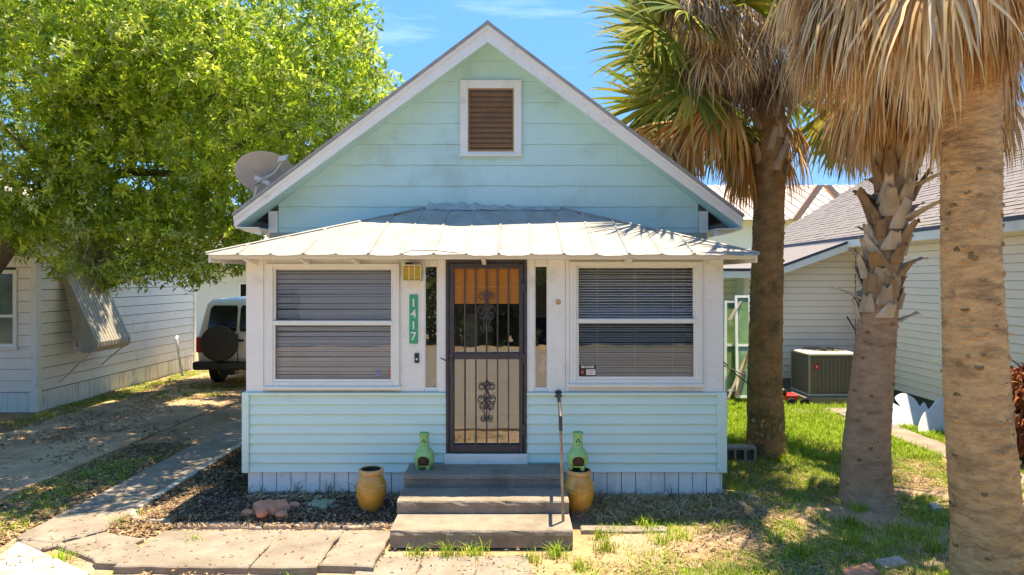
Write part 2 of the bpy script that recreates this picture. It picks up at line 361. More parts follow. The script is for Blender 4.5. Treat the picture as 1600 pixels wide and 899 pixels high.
n1 = fbm(GX*2.2, GY*2.2, 31, 5)[..., None]; n2 = fbm(GX*9, GY*9, 35, 4)[..., None]; n3 = fbm(GX*.8, GY*.8, 38, 3)[..., None]
C = lambda *a: np.array(a, float)
sand = C(.42, .31, .20)*(.8+.4*n2); soil = C(.25, .155, .095)*(.7+.7*n2); straw = C(.34, .25, .14)*(.7+.6*n2); grn = C(.12, .19, .03)*(.6+.8*n2)
mul = C(.16, .095, .06)*(.5+1.0*n2)
sand = C(.42, .30, .205)*(.75+.5*n2); straw = C(.38, .26, .14)*(.7+.6*n2); grn = C(.17, .26, .045)*(.6+.8*n2)
c = sand*(sm(.4, .6, n1))+straw*(1-sm(.4, .6, n1)); c = c*(1-.45*sm(.45, .65, n3))+soil*.45*sm(.45, .65, n3)
def lay(c, cc, m): m = m[..., None] if m.ndim == 2 else m; return c*(1-m)+cc*m
c = lay(c, soil*1.25, inbox(GX, GY, -12, -5.0, 8.3, 18, .5)*.85)
c = lay(c, soil*1.4, inbox(GX, GY, -4.0, -3, 7.2, 12, .2)*.9)
c = lay(c, sand*.95, inbox(GX, GY, -3.95, -3.3, 6.3, 7.4, .15))
c = lay(c, mul, inbox(GX, GY, -3.55, -.9, 6.72, 8.8, .1)); c = lay(c, soil*1.2, inbox(GX, GY, .6, 2.6, 6.75, 8.8, .2)*.8)
c = lay(c, soil*2.0, inbox(GX, GY, 1.8, 3.7, 6.4, 8.9, .5)*.6)  # warmer soil tint painted where the palm shadow falls
c = lay(c, grn, grass_d(GX, GY)*.75)
c = lay(c, C(.10, .15, .04)*(.6+.8*n1), sm(20, 40, np.hypot(GX, GY-9)))
ny, nx = GX.shape; idx = np.arange(nx*ny).reshape(ny, nx)
quads = np.stack([idx[:-1, :-1], idx[:-1, 1:], idx[1:, 1:], idx[1:, :-1]], -1).reshape(-1, 4)
M['ground'] = mat('ground_soil', (.75, .75, .75), (1.2, 1.2, 1.2), 22, .95, .6, 70, attr='tint', bdist=.02)
g = np_mesh('ground', np.stack([GX, GY, H], -1).reshape(-1, 3), [quads], M['ground'], None, c.reshape(-1, 3), True); tag(g, kind='structure')
rd = B('road', M['asphalt'], None, -120, 120, -8.5, 3.9, -.3, .02); tag(rd, kind='structure')
# ------------------------------------------------------------ pavements
def slab(parent, pts, z, th, name='paving_slab', m=None, jit=.008):
    z += random.uniform(-.006, .006); tx, ty = random.uniform(-.006, .006), random.uniform(-.006, .006)
    cx = sum(p[0] for p in pts)/len(pts); cy = sum(p[1] for p in pts)/len(pts)
    # rough outline
    o = []
    for i in range(len(pts)):
        a, b = pts[i], pts[(i+1) % len(pts)]; L_ = math.hypot(b[0]-a[0], b[1]-a[1]); k = max(1, int(L_/.12))
        for j in range(k):
            t = j/k; e = jit if j else 0
            o.append((a[0]+(b[0]-a[0])*t+random.uniform(-e, e), a[1]+(b[1]-a[1])*t+random.uniform(-e, e)))
    ins = .012; n = len(o); vs = []
    for x, y in o: vs.append((x, y, z-th))
    for x, y in o: vs.append((x, y, z-ins*.8+(x-cx)*tx+(y-cy)*ty))
    for x, y in o:
        d = math.hypot(x-cx, y-cy); k = 1-ins*1.3/max(d, .05); vs.append((cx+(x-cx)*k, cy+(y-cy)*k, z+(x-cx)*tx+(y-cy)*ty))
    fs = [(i, (i+1) % n, n+(i+1) % n, n+i) for i in range(n)]+[(n+i, n+(i+1) % n, 2*n+(i+1) % n, 2*n+i) for i in range(n)]+[tuple(2*n+i for i in range(n))]
    return MB().add(vs, fs).build(name, m or M['slab'], parent)
def W(px, py, z=0): Y = (HC-z)*F/(py-HY); return (PX(px, Y), Y)
fp = thing('footpath', None, None); fp['kind'] = 'structure'
jy = [6.29, 7.2, 7.9, 8.86, 9.53, 10.5, 11.4, 12.3]
for a, b in zip(jy[:-1], jy[1:]): slab(fp, [(-4.57, a+.008), (-3.95, a+.02-(.02)), (-3.95, b-.008), (-4.57, b-.008)], .035, .1)
slab(fp, [W(28, 845, .035), W(140, 892, .035), W(80, 960, .035), W(-120, 960, .035)], .03, .1, m=M['edging'])
slab(fp, [W(30, 842, .035), W(88, 828), W(100, 852), W(62, 862)], .02, .08)
slab(fp, [(-4.55, 6.27), W(86, 852), W(163, 833), W(205, 808), (-3.95, 7.18), (-4.2, 6.9)], .03, .1)
slab(fp, [W(88, 855), W(165, 835), W(225, 845), W(150, 878)], .02, .08)
slab(fp, [W(145, 880), W(205, 850), W(222, 862), W(197, 888), W(150, 886)], .045, .1)
xx = [-3.28, -2.16, -1.60, -1.13]
for a, b in zip(xx[:-1], xx[1:]):
    slab(fp, [(a+.006, 5.62+random.uniform(-.02, .02)), (b-.006, 5.60), (b-.008+random.uniform(-.03, .03), 6.42), (a+.008+random.uniform(-.02, .02), 6.41)], .05, .14, jit=.014)
xx = [-1.30, -.78, -.3, .16]
for a, b in zip(xx[:-1], xx[1:]): slab(fp, [(a+.006, 4.9), (b-.006, 4.9), (b-.006, 5.93), (a+.006, 5.93)], .006, .1, jit=.014)
for k in range(11):                       # pale edging stones along the mulch bed
    x = [-3.32, -3.0, -2.62, -2.41, -2.1, -1.9, -1.64, -1.37, -1.2, -1.09, -1.0][k]; x1 = [-3.01, -2.64, -2.42, -2.13, -1.91, -1.66, -1.38, -1.22, -1.10, -1.01, -.93][k]; jj = lambda: random.uniform(-.018, .018)
    slab(fp, [(x+jj()*.4, 6.60+jj()), (x1+jj()*.4, 6.60+jj()), (x1+jj()*.4, 6.67+jj()), (x+jj()*.4, 6.67+jj())], .022+random.uniform(-.012, .01), .07, 'edging_stone', M['edging'], .02)
for k in range(5):
    a = W(195+k*2-k*0, 812-k*6); x = -3.86-.0*k; y = 6.78+k*.02
for (xa, ya), (xb, yb) in [((-3.90, 6.98), (-3.80, 6.80)), ((-3.80, 6.78), (-3.60, 6.68)), ((-3.58, 6.67), (-3.35, 6.64))]:
    slab(fp, [(xa, ya), (xb, yb), (xb+.03, yb+.07), (xa+.05, ya+.05)], .05, .08, 'edging_stone', M['edging'], .01)
for k in range(6): slab(fp, [(-3.93, 7.1+k*.75), (-3.84, 7.1+k*.75), (-3.84, 7.83+k*.75), (-3.93, 7.83+k*.75)], .05, .1, 'edging_stone', M['edging'])
slab(fp, [(.66, 6.48), (1.5, 6.46), (1.48, 6.60), (.66, 6.62)], .025, .08, 'edging_stone', M['slab'])
slab(fp, [W(1165, 820), W(1205, 812), W(1180, 775), W(1150, 770)], .03, .08, m=M['slab'])
slab(fp, [W(1120, 835), W(1150, 808), W(1195, 820), W(1190, 835)], .02, .08, m=M['slab'])
slab(fp, [W(1365, 880), W(1405, 873), W(1420, 884), W(1385, 892)], .03, .06, m=M['edging'])
slab(fp, [W(1315, 895), W(1360, 883), W(1375, 900), W(1330, 915)], .03, .06, m=M['terra'])
slab(fp, [W(1450, 790), W(1466, 788), W(1472, 798), W(1458, 800)], .03, .05, m=M['edging'])
sp = thing('side_path', None, None); sp['kind'] = 'structure'
for a, b in [(6.4, 7.5), (7.5, 8.7), (8.7, 9.8), (9.8, 10.9), (10.9, 12.1)]: slab(sp, [(5.78, a+.01), (6.25, a), (6.25, b), (5.78, b-.01)], .035, .1)
slab(sp, [(5.0, 12.12), (6.25, 12.12), (6.25, 12.6), (5.0, 12.6)], .035, .1)
dw = thing('driveway', None, None); dw['kind'] = 'structure'
for x0, x1 in [(-7.9, -6.75), (-6.74, -5.56)]:
    yy = [3.95, 5.6, 7.3, 9.05, 10.6, 12.2, 13.9, 15.6, 17.5]
    for a, b in zip(yy[:-1], yy[1:]): slab(dw, [(x0, a), (x1, a), (x1, b-.01), (x0, b-.01)], .022-(.012 if a > 10 else 0), .1, m=M['drive'])
# ------------------------------------------------------------ the blue cottage
FY, GYW = 7.4, 8.8
house = thing('cottage', 'pale blue gabled cottage with white trim and metal porch roof behind the concrete steps', 'house', (-.3, FY, 0))
XL, XR = -2.88, 2.29           # porch
HL, HR, HCX = -3.13, 2.52, -.30
def fx(px): return PX(px, FY)
def fz(py): return PZ(py, FY)
FRP = (0, FY, 0); U = (1, 0, 0); NF = (0, -1, 0)
z_s0, z_s1 = fz(738), fz(613)
# wall below the windows and corner trim
DX0, DX1 = fx(697), fx(823)
for a, b in ((XL+.03, DX0-.0), (DX1, XR-.03)): B('wall_panel', M['inner'], house, a, b, FY+.004, FY+.1, .1, z_s1)
for a, b in ((fx(391), DX0), (DX1, fx(1119))):
    laps(house, M['blue'], a, b, z_s0, z_s1-.03, (z_s1-.03-z_s0)/8, FRP, U, NF, pb=.026, gap=.005)
    B('sill_strip', M['blue'], house, a, b, FY-.045, FY+.003, z_s1-.028, z_s1, bev=.004)
for a, b in ((XL-.035, fx(391)-.002), (fx(1119)+.002, XR+.03)): B('corner_trim', M['blue'], house, a, b, FY-.04, FY+.06, z_s0, z_s1+.002, bev=.006)
# skirting boards under the siding
x = XL+.02; k = 0
while x < XR-.03:
    wd = random.choice([.155, .15, .165]); x1 = min(x+wd, XR-.01)
    if not (x1 > -1.05 and x < .52):
        lean = random.uniform(-.004, .004)
        lap('skirting_board', M['weather'], house, [(x+.004+lean, .0), (x1-.004+lean, .0), (x1-.004, z_s0+.01), (x+.004, z_s0+.01)], 0, z_s0, FRP, U, NF, .012+random.uniform(0, .006), .004, .02)
    x = x1
B('skirting_backing', M['inner'], house, XL+.02, XR-.02, FY+.022, FY+.05, 0, z_s0)
# porch side walls
for xs_, n_ in ((XL, (-1, 0, 0)), (XR, (1, 0, 0))):
    laps(house, M['blue'], FY+.06, GYW, z_s0, z_s1, .108, (xs_, 0, 0), (0, 1, 0), n_)
    laps(house, M['white'], FY+.06, GYW, z_s1+.004, 2.62, .4, (xs_, 0, 0), (0, 1, 0), n_, 'wall_board', pb=.006)
    sgn = -n_[0]
    B('inner_wall', M['room'], house, min(xs_+sgn*.021, xs_+sgn*.06), max(xs_+sgn*.021, xs_+sgn*.06), FY+.101, GYW-.04, .1, 2.6)
    laps(house, M['weather'], FY+.06, GYW, 0, z_s0-.004, .3, (xs_, 0, 0), (0, 1, 0), n_, 'skirting_board', pb=.006)
B('porch_floor', M['floor'], house, XL+.07, XR-.07, FY+.102, GYW-.03, .3, .40)
# upper wall of boards around the openings
zt = fz(399); zb = z_s1+.003
WN = [(fx(417), fx(625), fz(605), fz(412)), (fx(890), fx(1097), fz(601), fz(409))]
SL = [(fx(663), fx(684)), (fx(835), fx(856))]
def wb(a, b, c_, d, y0=FY, nm='trim_board', y1=FY+.1, m=None): return B(nm, m or M['white'], house, a, b, y0, y1, c_, d, bev=.004)
wb(XL, fx(412), zb, zt, FY-.006); wb(fx(412)+.002, WN[0][0], zb, zt)
wb(WN[0][0]+.001, WN[0][1]-.001, WN[0][3], zt, FY+.002); wb(WN[0][0]+.001, WN[0][1]-.001, zb, WN[0][2], FY+.002)
wb(WN[0][1], SL[0][0], zb, zt, FY-.003); wb(SL[0][1], DX0-.001, zb-.0, zt, FY-.012); wb(DX1+.001, SL[1][0], zb, zt, FY-.012)
wb(SL[0][0]+.001, SL[0][1]-.001, fz(415), zt, FY+.0); wb(SL[1][0]+.001, SL[1][1]-.001, fz(415), zt, FY+.0)
wb(SL[0][0]+.001, SL[0][1]-.001, zb, fz(608), FY+.0); wb(SL[1][0]+.001, SL[1][1]-.001, zb, fz(608), FY+.0)
wb(SL[1][1], fx(883), zb, zt, FY-.014); wb(fx(883)+.002, WN[1][0], zb, zt, FY-.004)
wb(WN[1][0]+.001, WN[1][1]-.001, WN[1][3], zt, FY+.002); wb(WN[1][0]+.001, WN[1][1]-.001, zb, WN[1][2], FY+.002)
wb(WN[1][1], XR, zb, zt, FY-.006)
wb(DX0+.001, DX1-.001, fz(405), zt, FY-.005)
B('header_beam', M['white'], house, XL-.02, XR+.02, FY-.02, FY+.12, zt+.001, 2.78, bev=.006)
# windows
def window(x0, x1, z0, z1, mid, tilt):
    w_ = MB(); t = .075; y0 = FY-.035; y1 = FY+.09
    for a in ((x0, x0+t, z0, z1), (x1-t, x1, z0, z1), (x0+t, x1-t, z0, z0+.06), (x0+t, x1-t, z1-.045, z1)): w_.box(a[0], a[1], y0, y1, a[2], a[3], .006)
    w_.box(x0-.02, x1+.02, y0-.03, y0-.001, z0-.02, z0+.012, .005)
    W_ = w_.build('window', M['alum'], house)
    a0, a1 = x0+t, x1-t; s = MB(); f = .022
    for (zz0, zz1, yy) in ((mid, z1-.045, FY-.005), (z0+.06, mid, FY-.022)):
        s.box(a0, a0+f, yy, yy+.03, zz0, zz1); s.box(a1-f, a1, yy, yy+.03, zz0, zz1); s.box(a0+f, a1-f, yy, yy+.03, zz0, zz0+f+.006); s.box(a0+f, a1-f, yy, yy+.03, zz1-f, zz1)
    s.build('sash', M['alum'], W_); B('meeting_rail', M['alum'], W_, a0, a1, FY-.036, FY-.023, mid-.02, mid+.024)
    for (zz0, zz1, yy) in ((mid+f, z1-.045-f, FY+.012), (z0+.06+f, mid-f, FY-.006)):
        MB().add([(a0+f, yy, zz0), (a1-f, yy, zz0), (a1-f, yy, zz1), (a0+f, yy, zz1)], [(0, 1, 2, 3)]).build('pane', M['glass'], W_)
    z = z1-.07; ca, sa = math.cos(tilt), math.sin(tilt); hw = .0125
    sm_ = MB().add([(a0+.01, -hw*ca, -hw*sa), (a1-.01, -hw*ca, -hw*sa), (a1-.01, 0, .002), (a0+.01, 0, .002), (a1-.01, hw*ca, hw*sa), (a0+.01, hw*ca, hw*sa)], [(0, 1, 2, 3), (3, 2, 4, 5)]).mesh('slat', M['blind'])
    bl = B('blind_rail', M['blind'], W_, a0+.01, a1-.01, FY+.055, FY+.085, z, z+.03)
    k = 0
    while z > z0+.10:
        o = link('slat', sm_, W_, (0, FY+.07, z)); o.rotation_euler = (random.uniform(-.06, .06), random.uniform(-.003, .003), random.uniform(-.003, .003)); z -= .0275; k += 1
    B('bottom_rail', M['blind'], W_, a0+.01, a1-.01, FY+.058, FY+.08, z-.005, z+.012)
    for q in (.18, .5, .82): B('cord', M['blind'], W_, a0+(a1-a0)*q-.002, a0+(a1-a0)*q+.002, FY+.0535, FY+.0545, z, z1-.07)
    return W_
w1 = window(*WN[0], fz(505), R(58)); w2 = window(*WN[1], fz(502), R(30))
# sticker in the right window
def text(body, size, m, parent, loc, rot=(R(90), 0, 0), ext=.0008, name='lettering', bold=0, sx=1):
    cu = bpy.data.curves.new(name, 'FONT'); cu.body = body; cu.size = size; cu.extrude = ext; cu.offset = bold; cu.align_x = 'CENTER'; cu.align_y = 'CENTER'
    t = bpy.data.objects.new('tmp', cu); col.objects.link(t); dg = bpy.context.evaluated_depsgraph_get()
    me = bpy.data.meshes.new_from_object(t.evaluated_get(dg)); bpy.data.objects.remove(t)
    me.transform(Matrix.Translation(loc) @ Matrix.Rotation(rot[0], 4, 'X') @ Matrix.Diagonal((sx, 1, 1, 1))); me.materials.clear(); me.materials.append(m)
    return link(name, me, parent)
stx = thing('warning_sticker', 'small BEWARE sticker in the lower left corner of the right porch window', 'sticker', (fx(918), FY-.01, fz(583)))
yy = FY-.0105
B('backing', M['black'], stx, fx(905), fx(931), yy, yy+.002, fz(588), fz(571))
text('BEWARE!', .034, M['sticker'], stx, (fx(918), yy-.002, fz(573.5)), bold=.001)
B('text_panel', M['sticker'], stx, fx(916), fx(930), yy-.002, yy-.0005, fz(586), fz(577))
for q in range(3): B('text_line', M['stickred'], stx, fx(917.5), fx(928.5-q), yy-.003, yy-.002, fz(579.2+q*2.6), fz(578.3+q*2.6))
MB().ball((fx(910), yy-.003, fz(581)), .022, (.8, .1, 1), 8).build('emblem', M['stickred'], stx)
st2 = B('alarm_sticker', M['blueglaze'], None, fx(588), fx(594), yy, yy+.002, fz(587), fz(579)); tag(st2, 'small blue sticker low in the left porch window', 'sticker')
st3 = B('alarm_sticker', M['stickred'], None, fx(608), fx(613.5), yy, yy+.002, fz(588), fz(578)); tag(st3, 'small red sticker in the bottom right corner of the left porch window', 'sticker')
# sidelights
for i, (a, b) in enumerate(SL):
    s = MB(); z0, z1 = fz(608), fz(415)
    s.box(a, a+.012, FY+.004, FY+.06, z0, z1); s.box(b-.012, b, FY+.004, FY+.06, z0, z1); s.box(a+.012, b-.012, FY+.004, FY+.06, z0, z0+.015); s.box(a+.012, b-.012, FY+.004, FY+.06, z1-.015, z1)
    q = s.build('sidelight', M['white'], house)
    MB().add([(a+.012, FY+.03, z0), (b-.012, FY+.03, z0), (b-.012, FY+.03, z1), (a+.012, FY+.03, z1)], [(0, 1, 2, 3)]).build('pane', M['doorglass'], q)
# iron security door
d0, d1, dz0, dz1 = fx(697), fx(823), fz(707), fz(406); yd = FY-.03
s = MB(); t = .035
for a in ((d0, d0+t, dz0, dz1), (d1-t, d1, dz0, dz1), (d0+t, d1-t, dz1-t, dz1)): s.box(a[0], a[1], yd, yd+.08, a[2], a[3], .004)
door = s.build('security_door', M['iron'], house)
s = MB(); l0, l1 = d0+t+.006, d1-t-.006; i0, i1 = fx(710), fx(811)
zt1, zm1, zm0, zb0 = fz(420), fz(551), fz(561), fz(694)
for a in ((l0, i0, dz0+.008, dz1-t-.006), (i1, l1, dz0+.008, dz1-t-.006), (i0, i1, zt1, dz1-t-.006), (i0, i1, zm0, zm1), (i0, i1, dz0+.008, zb0)): s.box(a[0], a[1], yd-.012, yd+.03, a[2], a[3], .004)
s.build('door_leaf', M['iron'], door)
for px in (726.5, 743.5, 760.5, 777.5, 794.5): B('bar', M['ironbar'], door, fx(px)-.007, fx(px)+.007, yd-.006, yd+.008, zb0-.01, zt1+.01)
MB().add([(i0-.01, yd+.034, zb0-.01), (i1+.01, yd+.034, zb0-.01), (i1+.01, yd+.034, zt1+.01), (i0-.01, yd+.034, zt1+.01)], [(0, 1, 2, 3)]).build('pane', M['doorglass'], door)
def scroll(cx, cz, h):
    s = MB(); y = yd-.012
    for sg in (-1, 1):
        def spir(x, z, r0, a0, a1, n=18, sh=.35):
            return [(x+sg*r0*(1-(1-sh)*i/n)*math.cos(a0+(a1-a0)*i/n), y, z+r0*(1-(1-sh)*i/n)*math.sin(a0+(a1-a0)*i/n)) for i in range(n+1)]
        for zc, r, d in ((.17, .045, 1), (.02, .05, 1), (-.05, .038, -1), (-.19, .032, -1)):
            zc *= h/.42
            s.tube(spir(.012*0+cx+sg*(r+.006), cz+zc, r, math.pi, math.pi-d*R(500), 22), .0048, 5)
        s.tube([(cx+sg*.002, y, cz+.25*h/.42), (cx+sg*.03, y, cz+.19*h/.42), (cx+sg*.008, y, cz+.12*h/.42)], .0045, 5)
        s.tube([(cx+sg*.01, y, cz+.12), (cx+sg*.03, y, cz+.05), (cx+sg*.01, y, cz-.02), (cx+sg*.035, y, cz-.1), (cx+sg*.01, y, cz-.18)], .0045, 5)
    s.tube([(cx, y, cz-.21*h/.42), (cx, y, cz+.27*h/.42)], .005, 5)
    s.build('scrollwork', M['ironbar'], door, True)
scroll(fx(760.5), fz(487), .40); scroll(fx(760.5), fz(628), .40)
s = MB(); s.tube([(fx(706), yd-.03, fz(560)), (fx(698), yd-.07, fz(562)), (fx(690), yd-.07, fz(558))], .008, 6); s.box(fx(703), fx(708), yd-.03, yd-.011, fz(572), fz(552), .004)
s.build('door_handle', M['ironbar'], door, True)
for py in (450, 560, 670): B('hinge', M['iron'], door, fx(816), fx(821), yd-.022, yd-.001, fz(py+8), fz(py-8), bev=.003)
B('door_sill', M['white'], house, d0-.01, d1+.01, FY-.06, FY+.09, fz(727), fz(708), bev=.005)
# bamboo roll-up shade inside the door
s = MB()
for i in range(40):
    z = fz(474)+i*.0098
    if z < fz(417): s.tube([(i0+.001, yd+.018+.002*math.sin(i*2.4), z), (i1-.001, yd+.018+.002*math.sin(i*2.4), z)], .0048, 5)
bs = s.build('bamboo_shade', M['bamboo'], None, True); tag(bs, 'orange bamboo shade hanging behind the top of the barred front door', 'blind')
s = MB(); s.box(i0+.002, i1-.002, yd+.009, yd+.012, fz(449), fz(447)); s.build('tie_strip', M['bamboo'], bs)
# things seen dimly behind the glass
t_ = thing('white_bird_figurine', 'white bird figurine behind the glass right of the front door', 'figurine', (fx(848), FY+.2, 1.2))
s = MB(); s.ball((fx(848), FY+.2, fz(580)), .05, (.8, .6, 1.2), 8); s.tube([(fx(848), FY+.2, fz(574)), (fx(852), FY+.19, fz(564)), (fx(851), FY+.19, fz(558))], [.03, .014, .02], 7); s.tube([(fx(851), FY+.19, fz(558)), (fx(846), FY+.17, fz(562))], [.01, .003], 5); s.build('body', M['sticker'], t_, True)
t_ = thing('brown_basket', 'brown basket under the bird figurine behind the glass right of the door', 'basket', (fx(846), FY+.2, 1.1)); s = MB(); s.lathe([(.001, .95), (.08, .95), (.1, 1.2), (.085, 1.2), (.08, .97), (.001, .97)], 14, (fx(846), FY+.2, .0)); s.build('basket_shell', M['urn_rim'], t_, True)
B('basket_shelf', M['wdark'], house, SL[1][0]-.05, SL[1][1]+.05, FY+.105, FY+.34, .92, .945)
t_ = thing('blue_vase', 'blue glazed vase behind the glass left of the front door', 'vase', (fx(674), FY+.2, 1.12)); s = MB(); s.lathe([(.001, 1.12), (.05, 1.12), (.08, 1.2), (.05, 1.28), (.04, 1.31), (.03, 1.28)], 14, (fx(672), FY+.2, 0)); s.build('vase_body', M['blueglaze'], t_, True)
B('vase_shelf', M['wdark'], house, SL[0][0]-.05, SL[0][1]+.05, FY+.105, FY+.3, 1.095, 1.118)
cu = tag(B('purple_cloth', M['clothdark'], None, fx(837), fx(862), FY+.45, FY+.47, 1.0, fz(500)), 'dark purple cloth hanging inside right of the front door', 'cloth')
lc = MB()
for i in range(24):
    x0_ = fx(722)+i*.006
    lc.box(x0_, x0_+.005, FY+.6+.02*math.sin(i*.9), FY+.605+.02*math.sin(i*.9), .8, 2.0)
tag(lc.build('white_curtain', M['farwall'], None), 'pale curtain hanging inside behind the left half of the front door', 'curtain')
for x_, p_ in ((-.62, M['inner']), (.0, M['floor'])): pass
# inner doorway in main wall seen through the door
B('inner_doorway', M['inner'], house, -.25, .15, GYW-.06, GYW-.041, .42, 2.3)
# main body walls
B('back_wall', M['room'], house, HL+.02, HR-.02, GYW-.04, GYW+.1, 0, 3.0)
for xs_, n_ in ((HL, (-1, 0, 0)), (HR, (1, 0, 0))):
    laps(house, M['gable'], GYW+.12, 16.4, .3, 3.15, .25, (xs_, 0, 0), (0, 1, 0), n_)
    B('side_wall', M['inner'], house, min(xs_, xs_-n_[0]*.1)+.0+(.021 if n_[0] < 0 else 0), max(xs_, xs_-n_[0]*.1)-(.021 if n_[0] > 0 else 0), GYW+.101, 16.4, 0, 3.12)
B('rear_wall', M['gable'], house, HL+.03, HR-.03, 16.41, 16.5, 0, 3.1)
# gable front: individual shingles with wavy lower edge
PK, SLP = 5.56, .756; RY = 8.4          # outer peak, slope
px0, px1 = HCX, SLP
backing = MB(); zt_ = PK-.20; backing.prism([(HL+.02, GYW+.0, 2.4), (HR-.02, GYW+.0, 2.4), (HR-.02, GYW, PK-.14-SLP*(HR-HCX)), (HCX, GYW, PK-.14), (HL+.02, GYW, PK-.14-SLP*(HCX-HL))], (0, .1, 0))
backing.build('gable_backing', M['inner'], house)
VN = (PX(719, 8.75), PX(815, 8.75), PZ(243, 8.75), PZ(125, 8.75))
step = .2685; z = PZ(356+32.6, 8.79); row = 0
def wv_(rw, x): return .018*(float(fbm(x*5.5+40, rw*7.31+3, 44, 3))-.5)
while z < PK:
    off = (row % 3)*.2+random.uniform(-.05, .05); x = HL-.61+off
    while x < HR:
        xa, xb = x+.0006, x+.61-.0006; wob = random.uniform(0, 6)
        n_ = 12; pb_ = [(xa+(xb-xa)*i/n_, z+wv_(row, xa+(xb-xa)*i/n_)) for i in range(n_+1)]; pt_ = [(xa+(xb-xa)*i/n_, z+step-.0025+wv_(row+1, xa+(xb-xa)*i/n_)) for i in range(n_, -1, -1)]
        poly = pb_+pt_
        poly = clip(poly, -1, 0, -(HL+.125)) if len(poly) > 2 else poly
        poly = clip(poly, 1, 0, HR-.125) if len(poly) > 2 else poly
        for sg in (1, -1):
            if len(poly) > 2: poly = clip(poly, sg*SLP, 1, PK-.135+sg*SLP*HCX)
        if len(poly) > 2 and not (min(p[0] for p in poly) > VN[0]+.03 and max(p[0] for p in poly) < VN[1]-.03 and min(p[1] for p in poly) > VN[2] and max(p[1] for p in poly) < VN[3]):
            lap('gable_shingle', M['gable'], house, poly, z, z+step, (0, GYW, 0), U, NF, .014+random.uniform(0, .003), .005, -.001)
        x += .61
    z += step; row += 1
for a, b in ((HL, HL+.12), (HR-.12, HR)): B('corner_board', M['white'], house, a, b, GYW-.03, GYW+.1, 0, 3.28, bev=.004)
# gable vent
s = MB(); a, b, c_, d = VN; t = .10; y = GYW-.06
for q in ((a, a+t, c_, d), (b-t, b, c_, d), (a+t, b-t, c_, c_+.05), (a+t, b-t, d-t-.01, d)): s.box(q[0], q[1], y, y+.07, q[2], q[3], .006)
s.box(a-.01, b+.01, y-.02, y-.001, c_-.012, c_+.02, .004)
V_ = s.build('gable_vent', M['white'], house)
zz = c_+.06; k = 0
while zz < d-t-.05:
    s = MB().obox((a+t, y+.024, zz), (b-t, y+.024, zz), (0, .010, .024), (0, .003, -.002)); s.build('vent_slat', M['screen'], V_); zz += .066; k += 1
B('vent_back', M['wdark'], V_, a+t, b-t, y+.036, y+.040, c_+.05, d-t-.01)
s = MB(); s.box(a+t, a+t+.02, y+.004, y+.012, c_+.05, d-t-.01); s.box(b-t-.02, b-t, y+.004, y+.012, c_+.05, d-t-.01); s.box(a+t+.02, b-t-.02, y+.004, y+.012, c_+.05, c_+.075); s.box(a+t+.02, b-t-.02, y+.004, y+.012, d-t-.03, d-t-.01); s.build('vent_stop', M['wood'], V_)
# main roof: panels, rakes, soffit, eaves
def rz(x, dz=0): return PK-SLP*abs(x-HCX)+dz
for sg, xe in ((-1, -3.42), (1, 2.84)):
    y = RY-.03; k = 0
    while y < 16.7:
        y1 = min(y+.75, 16.7)
        s = MB(); s.prism([(HCX, y+.003, rz(HCX)), (xe, y+.003, rz(xe)), (xe, y+.003, rz(xe)-.025), (HCX, y+.003, rz(HCX)-.025)], (0, y1-y-.006, 0))
        s.obox((HCX, y1-.015, rz(HCX)+.012), (xe, y1-.015, rz(xe)+.012), (0, .014, 0), (0, 0, .012))
        s.build('roof_panel', M['tin'], house); y = y1
    dn = .20
    s = MB(); s.prism([(HCX, RY, rz(HCX)-.027), (xe, RY, rz(xe)-.027), (xe+(.0)*sg, RY, rz(xe)-.155), (HCX, RY, rz(HCX)-.235)], (0, .025, 0)); s.build('rake_board', M['white'], house)
    s = MB(); s.prism([(HCX, RY-.02, rz(HCX)-.027), (xe, RY-.02, rz(xe)-.027), (xe, RY-.02, rz(xe)-.075), (HCX, RY-.02, rz(HCX)-.08)], (0, .019, 0)); s.build('rake_trim', M['white'], house)
    s = MB(); s.prism([(HCX, RY+.026, rz(HCX)-.13), (xe, RY+.026, rz(xe)-.13), (xe, RY+.026, rz(xe)-.145), (HCX, RY+.026, rz(HCX)-.145)], (0, GYW-RY-.03, 0)); s.build('rake_soffit', M['gable'], house)
    # side eave: fascia and soffit
    s = MB(); s.box(min(xe, xe-sg*.03), max(xe, xe-sg*.03), RY+.03, 16.6, rz(xe)-.17, rz(xe)-.03); s.build('eave_fascia', M['weather'], house)
    wx = HL if sg < 0 else HR
    s = MB(); s.box(min(wx, xe-sg*.031), max(wx, xe-sg*.031), RY+.03, 16.6, rz(xe)-.17, rz(xe)-.155); s.build('eave_soffit', M['weather'], house)
    for k in range(10):
        yk = RY+.12+k*.8; s = MB(); s.prism([(xe-sg*.035, yk, rz(xe)-.171), (wx, yk, rz(xe)-.171), (wx, yk, rz(xe)-.25), (xe-sg*.08, yk, rz(xe)-.20)], (0, .045, 0)); s.build('rafter_tail', M['white'], house)
    s = MB().obox((HCX, RY-.034, rz(HCX)-.004), (xe+sg*.01, RY-.034, rz(xe)-.004), (0, .005, 0), (0, 0, .018)); s.build('roof_edge', M['tin'], house)
MB().prism([(HCX-.10, RY-.04, rz(HCX-.10)+.012), (HCX, RY-.04, PK+.02), (HCX+.10, RY-.04, rz(HCX+.1)+.012), (HCX, RY-.04, PK+.002)], (0, 8.3, 0)).build('ridge_cap', M['tin'], house)
